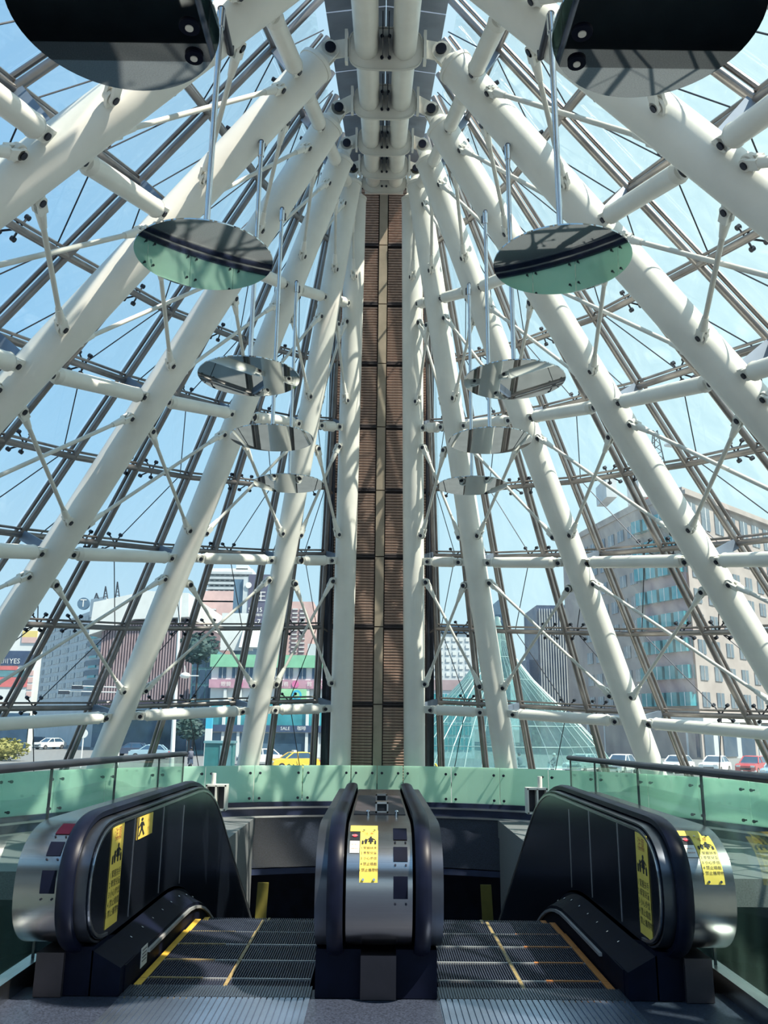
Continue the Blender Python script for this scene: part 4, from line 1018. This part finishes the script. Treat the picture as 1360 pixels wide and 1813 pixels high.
for q in range(1, 7):
    m1, m2 = a.lerp(c, (q - 1) / 6), a.lerp(c, q / 6); w1, w2 = 1.3 * (1 - .125 * (q - 1)), 1.3 * (1 - .125 * q)
    b.tube(m1 + V((-w1, 0, 0)), m2 + V((w2, 0, 0)), .06, 4); b.tube(m1 + V((w1, 0, 0)), m2 + V((-w2, 0, 0)), .06, 4)
mast = b.obj('lattice_mast', 'dark_steel', o); p = a.lerp(c, .62); MB().cone(p + V((1.2, -.3, 0)), p + V((2.6, -.3, .5)), .2, .9, 12).obj('dish', 'b_grey', mast)

# glass pavilion of a neighbouring entrance
o = thing('glass_pavilion', 'pale green glass pavilion with swept concave sides beyond the road', 'pavilion', V((at2(884, 62).x, 62, SZ)))
prf = [(1092, 3), (1110, 9), (1135, 17), (1165, 32), (1205, 62), (1245, 100), (1285, 140), (1318, 168), (1350, 186)]
cx = at2(884, 62).x; pr = [(max(SZ, zpx(884, y, 62)), w_ * 62 / F_PX) for y, w_ in prf]
NS = 22
fr = MB()
for i in range(NS):
    a0, a1 = pi + pi * i / NS, pi + pi * (i + 1) / NS
    for j in range(len(pr) - 1):
        (zA, rA), (zB, rB) = pr[j], pr[j + 1]
        q = [V((cx + r * cos(a), 62 + r * sin(a), z)) for a, r, z in ((a0, rA, zA), (a1, rA, zA), (a1, rB, zB), (a0, rB, zB))]
        cc = sum(q, V()) / 4; n = (cc - V((cx, 62, cc.z - 2))).normalized()
        q = [cc + (p - cc) * .96 for p in q]
        MB().hexa(q + [p - n * .04 for p in q]).obj('pane', 'pavilion_glass', o)
for i in range(NS + 1):
    a0 = pi + pi * i / NS
    for j in range(len(pr) - 1): fr.tube((cx + pr[j][1] * cos(a0), 62 + pr[j][1] * sin(a0), pr[j][0]), (cx + pr[j + 1][1] * cos(a0), 62 + pr[j + 1][1] * sin(a0), pr[j + 1][0]), .028, 4)
for z, r in pr[2:]:
    for i in range(NS):
        a0, a1 = pi + pi * i / NS, pi + pi * (i + 1) / NS; fr.tube((cx + r * cos(a0), 62 + r * sin(a0), z), (cx + r * cos(a1), 62 + r * sin(a1), z), .028, 4)
fr.obj('frame', 'frame_pale', o)
MB().tube((cx, 62.5, SZ), (cx, 62.5, pr[0][0]), .35, 10).obj('mast', 'white_dull', o)

# street lamp, signals, posts
t = thing('street_lamp', 'tall white street lamp with a domed head in front of the slatted hall', 'street lamp', (at2(308, 70).x, 70, SZ))
xb = at2(308, 70).x; top = aty(321, 1036, 70)
MB().cone((xb, 70, SZ), (top.x, 70, top.z), .20, .10, 10).obj('pole', 'post_white', t, True)
h = aty(328, 1196, 70); MB().ball(h, .42, 12, 8, (1, 1, .6)).obj('lamp_head', 'post_white', t, True); MB().tube(h + V((-.7, 0, -.02)), h + V((1.1, 0, -.02)), .05, 6).obj('arm', 'post_white', t)
MB().tube(h + V((0, 0, .1)), h + V((-.1, 0, .8)), .04, 6).obj('hanger', 'post_white', t)
t = thing('signal_mast', 'white traffic signal mast with long arms left of the lamp', 'traffic signal', (at2(212, 80).x, 80, SZ))
xb = at2(212, 80).x; MB().cone((xb, 80, SZ), (xb, 80, zpx(212, 1205, 80)), .12, .08, 8).obj('pole', 'post_white', t)
for y, x0 in ((1217, 128), (1226, 104)):
    a, c = aty(212, y, 80), aty(x0, y - 3, 80); MB().tube(a, c, .06, 6).obj('arm', 'post_white', t); MB().box(c + V((.5, 0, -.15)), (1.0, .25, .32)).obj('signal_head', 'dark_steel', t)
t = thing('round_sign', 'round white traffic sign on a thin post near the taxi', 'traffic sign', (at2(147, 64).x, 64, SZ)); p = aty(148, 1299, 64)
MB().tube((p.x, 64, SZ), (p.x, 64, p.z), .05, 8).obj('post', 'post_white', t); MB().tube(p, p + V((0, -.05, 0)), .32, 18).obj('plate', 'b_white', t)
t = thing('info_totem', 'slim white totem with a blue top beside the teal kiosk', 'totem', (at2(369, 61).x, 61, SZ))
slab(t, 'body', 'b_white', 363, 374, 1290, None, 61, .4); slab(t, 'blue_top', 'b_cyan', 363, 374, 1271, 1290, 61, .4)
t = thing('kiosk', 'dark teal street cabinet behind the left of the parapet', 'cabinet', (at2(389, 58).x, 58, SZ))
slab(t, 'body', 'kiosk_teal', 364, 414, 1316, None, 58, 1.0); slab(t, 'roof', 'b_teal', 362, 416, 1312, 1316, 58, 1.2, .1); slab(t, 'door', 'b_teal', 391, 411, 1320, None, 58, .1, .05)
for i in range(11):
    px = 1092 + i * 24; D = 66; x = at2(px, D).x
    t = thing('bollard', 'thin pale bollard on the kerb, %s from the left of the right-hand row' % ORD[i], 'bollard', (x, D, SZ), 'bollards along the kerb')
    MB().tube((x, D, SZ), (x, D, SZ + .75), .06, 8).obj('post', 'white_dull', t); MB().tube((x, D, SZ + .75), (x, D, SZ + .83), .075, 8).obj('cap', 'post_white', t)

# cars
def car(label, px, D, heading, paint, L=4.3, H=1.5, taxi=False):
    x = at2(px, D).x; o = thing('car', label, 'car', (x, D, SZ)); Wd = 1.72
    R = Matrix.Rotation(radians(heading), 3, 'Z'); c0 = V((x, D, SZ))
    def T_(v): return c0 + R @ V(v)
    hl = L / 2; lo = [(-hl, .32), (-hl + .05, .75), (-hl + .25, .92), (-.55, 1.0), (hl - .9, 1.0), (hl - .15, .93), (hl, .6), (hl - .05, .3)]
    b = MB(); n = len(lo); vs = []
    for w_ in (-Wd / 2, -Wd / 2 + .12, Wd / 2 - .12, Wd / 2):
        k = .94 if abs(w_) > Wd / 2 - .05 else 1.0
        vs += [T_((u, w_, .32 + (z - .32) * (k if z > .5 else 1))) for u, z in lo]
    fs = [(q * n + i, q * n + (i + 1) % n, (q + 1) * n + (i + 1) % n, (q + 1) * n + i) for q in range(3) for i in range(n)] + [tuple(range(n)), tuple(range(3 * n, 4 * n))]
    b.add(vs, fs).obj('body', paint, o)
    f0, f1, r1, r0 = -hl + 1.15, -hl + 1.85, hl - 1.0, hl - .45
    hw, ht = Wd / 2 - .06, Wd / 2 - .24
    gl = [T_((f0, -hw, .97)), T_((r0, -hw, .97)), T_((r0, hw, .97)), T_((f0, hw, .97)), T_((f1, -ht, H - .06)), T_((r1, -ht, H - .06)), T_((r1, ht, H - .06)), T_((f1, ht, H - .06))]
    MB().hexa(gl).obj('windows', 'win_blue', o)
    MB().hexa([T_((f1 - .02, -ht - .02, H - .07)), T_((r1 + .02, -ht - .02, H - .07)), T_((r1 + .02, ht + .02, H - .07)), T_((f1 - .02, ht + .02, H - .07)), T_((f1 + .15, -ht + .1, H)), T_((r1 - .15, -ht + .1, H)), T_((r1 - .15, ht - .1, H)), T_((f1 + .15, ht - .1, H))]).obj('roof', paint, o)
    b = MB()
    for s in (-1, 1):
        for (u0, z0_), (u1, z1_) in (((f0, .97), (f1, H - .06)), ((0.1, .97), (0.1, H - .06)), ((r0, .97), (r1, H - .06))): b.tube(T_((u0, s * hw, z0_)), T_((u1, s * ht, z1_)), .055, 5)
    b.obj('pillars', paint, o)
    for s in (-1, 1):
        for u in (-hl + .78, hl - .78):
            wh = MB().tube(T_((u, s * (Wd / 2 - .2), .31)), T_((u, s * (Wd / 2 + .01), .31)), .31, 16).obj('wheel', 'tyre', o)
            MB().tube(T_((u, s * (Wd / 2 - .02), .31)), T_((u, s * (Wd / 2 + .025), .31)), .18, 12).obj('hub', 'hub', wh)
        MB().box(T_((-hl + .08, s * .6, .72)), (.12, .34, .15), R).obj('headlamp', 'sign_white', o); MB().box(T_((hl - .04, s * .65, .75)), (.1, .26, .16), R).obj('tail_lamp', 'sign_red', o)
    MB().box(T_((-hl + .02, 0, .5)), (.06, .9, .16), R).obj('grille', 'pin_dark', o)
    if taxi: MB().box(T_((0, 0, H + .07)), (.25, .6, .14), R).obj('roof_sign', 'sign_white', o)
    return o
car('yellow taxi with dark windows low behind the left glass railing', 92, 52, 172, 'car_yellow', taxi=False)
car('white saloon car far down the road beside the hedge', 90, 120, 60, 'car_white')
car('dark car parked beyond the hedge', 62, 128, 10, 'car_dark')
car('dark blue car parked in front of the slatted hall', 236, 100, 0, 'car_dark')
car('pale blue car next to the dark car in front of the slatted hall', 268, 94, 5, 'car_blue')
car('yellow taxi seen from the front quarter behind the second left rib', 522, 76, 25, 'car_yellow', taxi=True)
car('white car half hidden by the second left rib', 462, 84, 20, 'car_white')
car('white estate car at the left of the parked row', 1030, 76, 52, 'car_white', 4.6, 1.6)
car('white hatchback with a big windscreen left of the third right rib', 1096, 76, 54, 'car_white', 4.2, 1.6)
car('grey white car just right of the third right rib', 1196, 78, 52, 'car_white')
car('white hatchback beside the red car', 1262, 78, 52, 'car_white', 4.0, 1.5)
car('red estate car parked at the right', 1328, 77, 50, 'car_red', 4.4, 1.55)
car('pale blue car at the right edge, nearest of the parked row', 1372, 69, 52, 'car_blue')

# scooters with riders
def skin_body(pts, edges, name, mat, parent):
    me = bpy.data.meshes.new('body'); me.from_pydata([p for p, r in pts], edges, [])
    ob = bpy.data.objects.new('body', me); COL.objects.link(ob)
    md = ob.modifiers.new('s', 'SKIN'); sv = me.skin_vertices[0].data
    for i, (p, r) in enumerate(pts): sv[i].radius = (r, r)
    sv[0].use_root = True; ob.modifiers.new('d', 'SUBSURF').levels = 1
    bpy.context.view_layer.update()
    m2 = bpy.data.meshes.new_from_object(ob.evaluated_get(bpy.context.evaluated_depsgraph_get())); bpy.data.objects.remove(ob)
    m2.materials.clear(); m2.materials.append(M[mat]); m2.name = name
    for f in m2.polygons: f.use_smooth = True
    return link(name, m2, parent)
def scooter(px, D, heading, where, paint):
    x = at2(px, D).x; c0 = V((x, D, SZ)); R = Matrix.Rotation(radians(heading), 3, 'Z')
    def T_(v): return c0 + R @ V(v)
    o = thing('scooter', '%s scooter %s' % ('dark' if paint == 'car_dark' else 'pale', where), 'scooter', c0)
    for u in (-.6, .6): MB().tube(T_((u, -.06, .23)), T_((u, .06, .23)), .23, 14).obj('wheel', 'tyre', o)
    MB().hexa([T_((-.1, -.16, .2)), T_((.75, -.16, .3)), T_((.75, .16, .3)), T_((-.1, .16, .2)), T_((.05, -.13, .72)), T_((.72, -.13, .74)), T_((.72, .13, .74)), T_((.05, .13, .72))]).obj('body', paint, o)
    MB().hexa([T_((-.62, -.14, .3)), T_((-.48, -.18, .3)), T_((-.48, .18, .3)), T_((-.62, .14, .3)), T_((-.42, -.14, .95)), T_((-.32, -.16, .95)), T_((-.32, .16, .95)), T_((-.42, .14, .95))]).box(T_((-.2, 0, .24)), (.5, .3, .06), R).obj('leg_shield', paint, o)
    MB().tube(T_((-.36, -.32, 1.0)), T_((-.36, .32, 1.0)), .025, 6).tube(T_((-.42, 0, .9)), T_((-.36, 0, 1.0)), .04, 6).obj('handlebar', 'pin_dark', o)
    t = thing('person', 'helmeted rider on the scooter %s' % where, 'person', T_((.25, 0, .72)))
    pts = [(T_((.28, 0, .92)), .15), (T_((.22, 0, 1.12)), .17), (T_((.14, 0, 1.34)), .16), (T_((.12, 0, 1.46)), .07)]
    ed = [(0, 1), (1, 2), (2, 3)]
    for s in (-1, 1):
        k = len(pts); pts += [(T_((.14, s * .18, 1.34)), .07), (T_((-.02, s * .24, 1.12)), .055), (T_((-.30, s * .24, 1.03)), .045)]; ed += [(2, k), (k, k + 1), (k + 1, k + 2)]
        k = len(pts); pts += [(T_((.18, s * .13, .88)), .09), (T_((-.14, s * .19, .80)), .07), (T_((-.10, s * .15, .36)), .055), (T_((-.24, s * .15, .30)), .05)]; ed += [(0, k), (k, k + 1), (k + 1, k + 2), (k + 2, k + 3)]
    skin_body([(tuple(p), r) for p, r in pts], ed, 'body', 'cloth', t)
    MB().ball(T_((.08, 0, 1.60)), .11, 10, 8, (1, .9, 1.15)).obj('head', 'skin_tone', t, True)
    MB().ball(T_((.10, 0, 1.66)), .14, 10, 8, (1, 1, .9)).obj('helmet', 'b_white' if paint != 'car_dark' else 'pin_dark', t, True)
scooter(917, 72, -60, 'right of the second right rib', 'car_dark')
scooter(978, 72, 20, 'in front of the glass pavilion', 'car_white')
scooter(340, 78, -70, 'by the dark shop front left of the kiosk', 'car_dark')
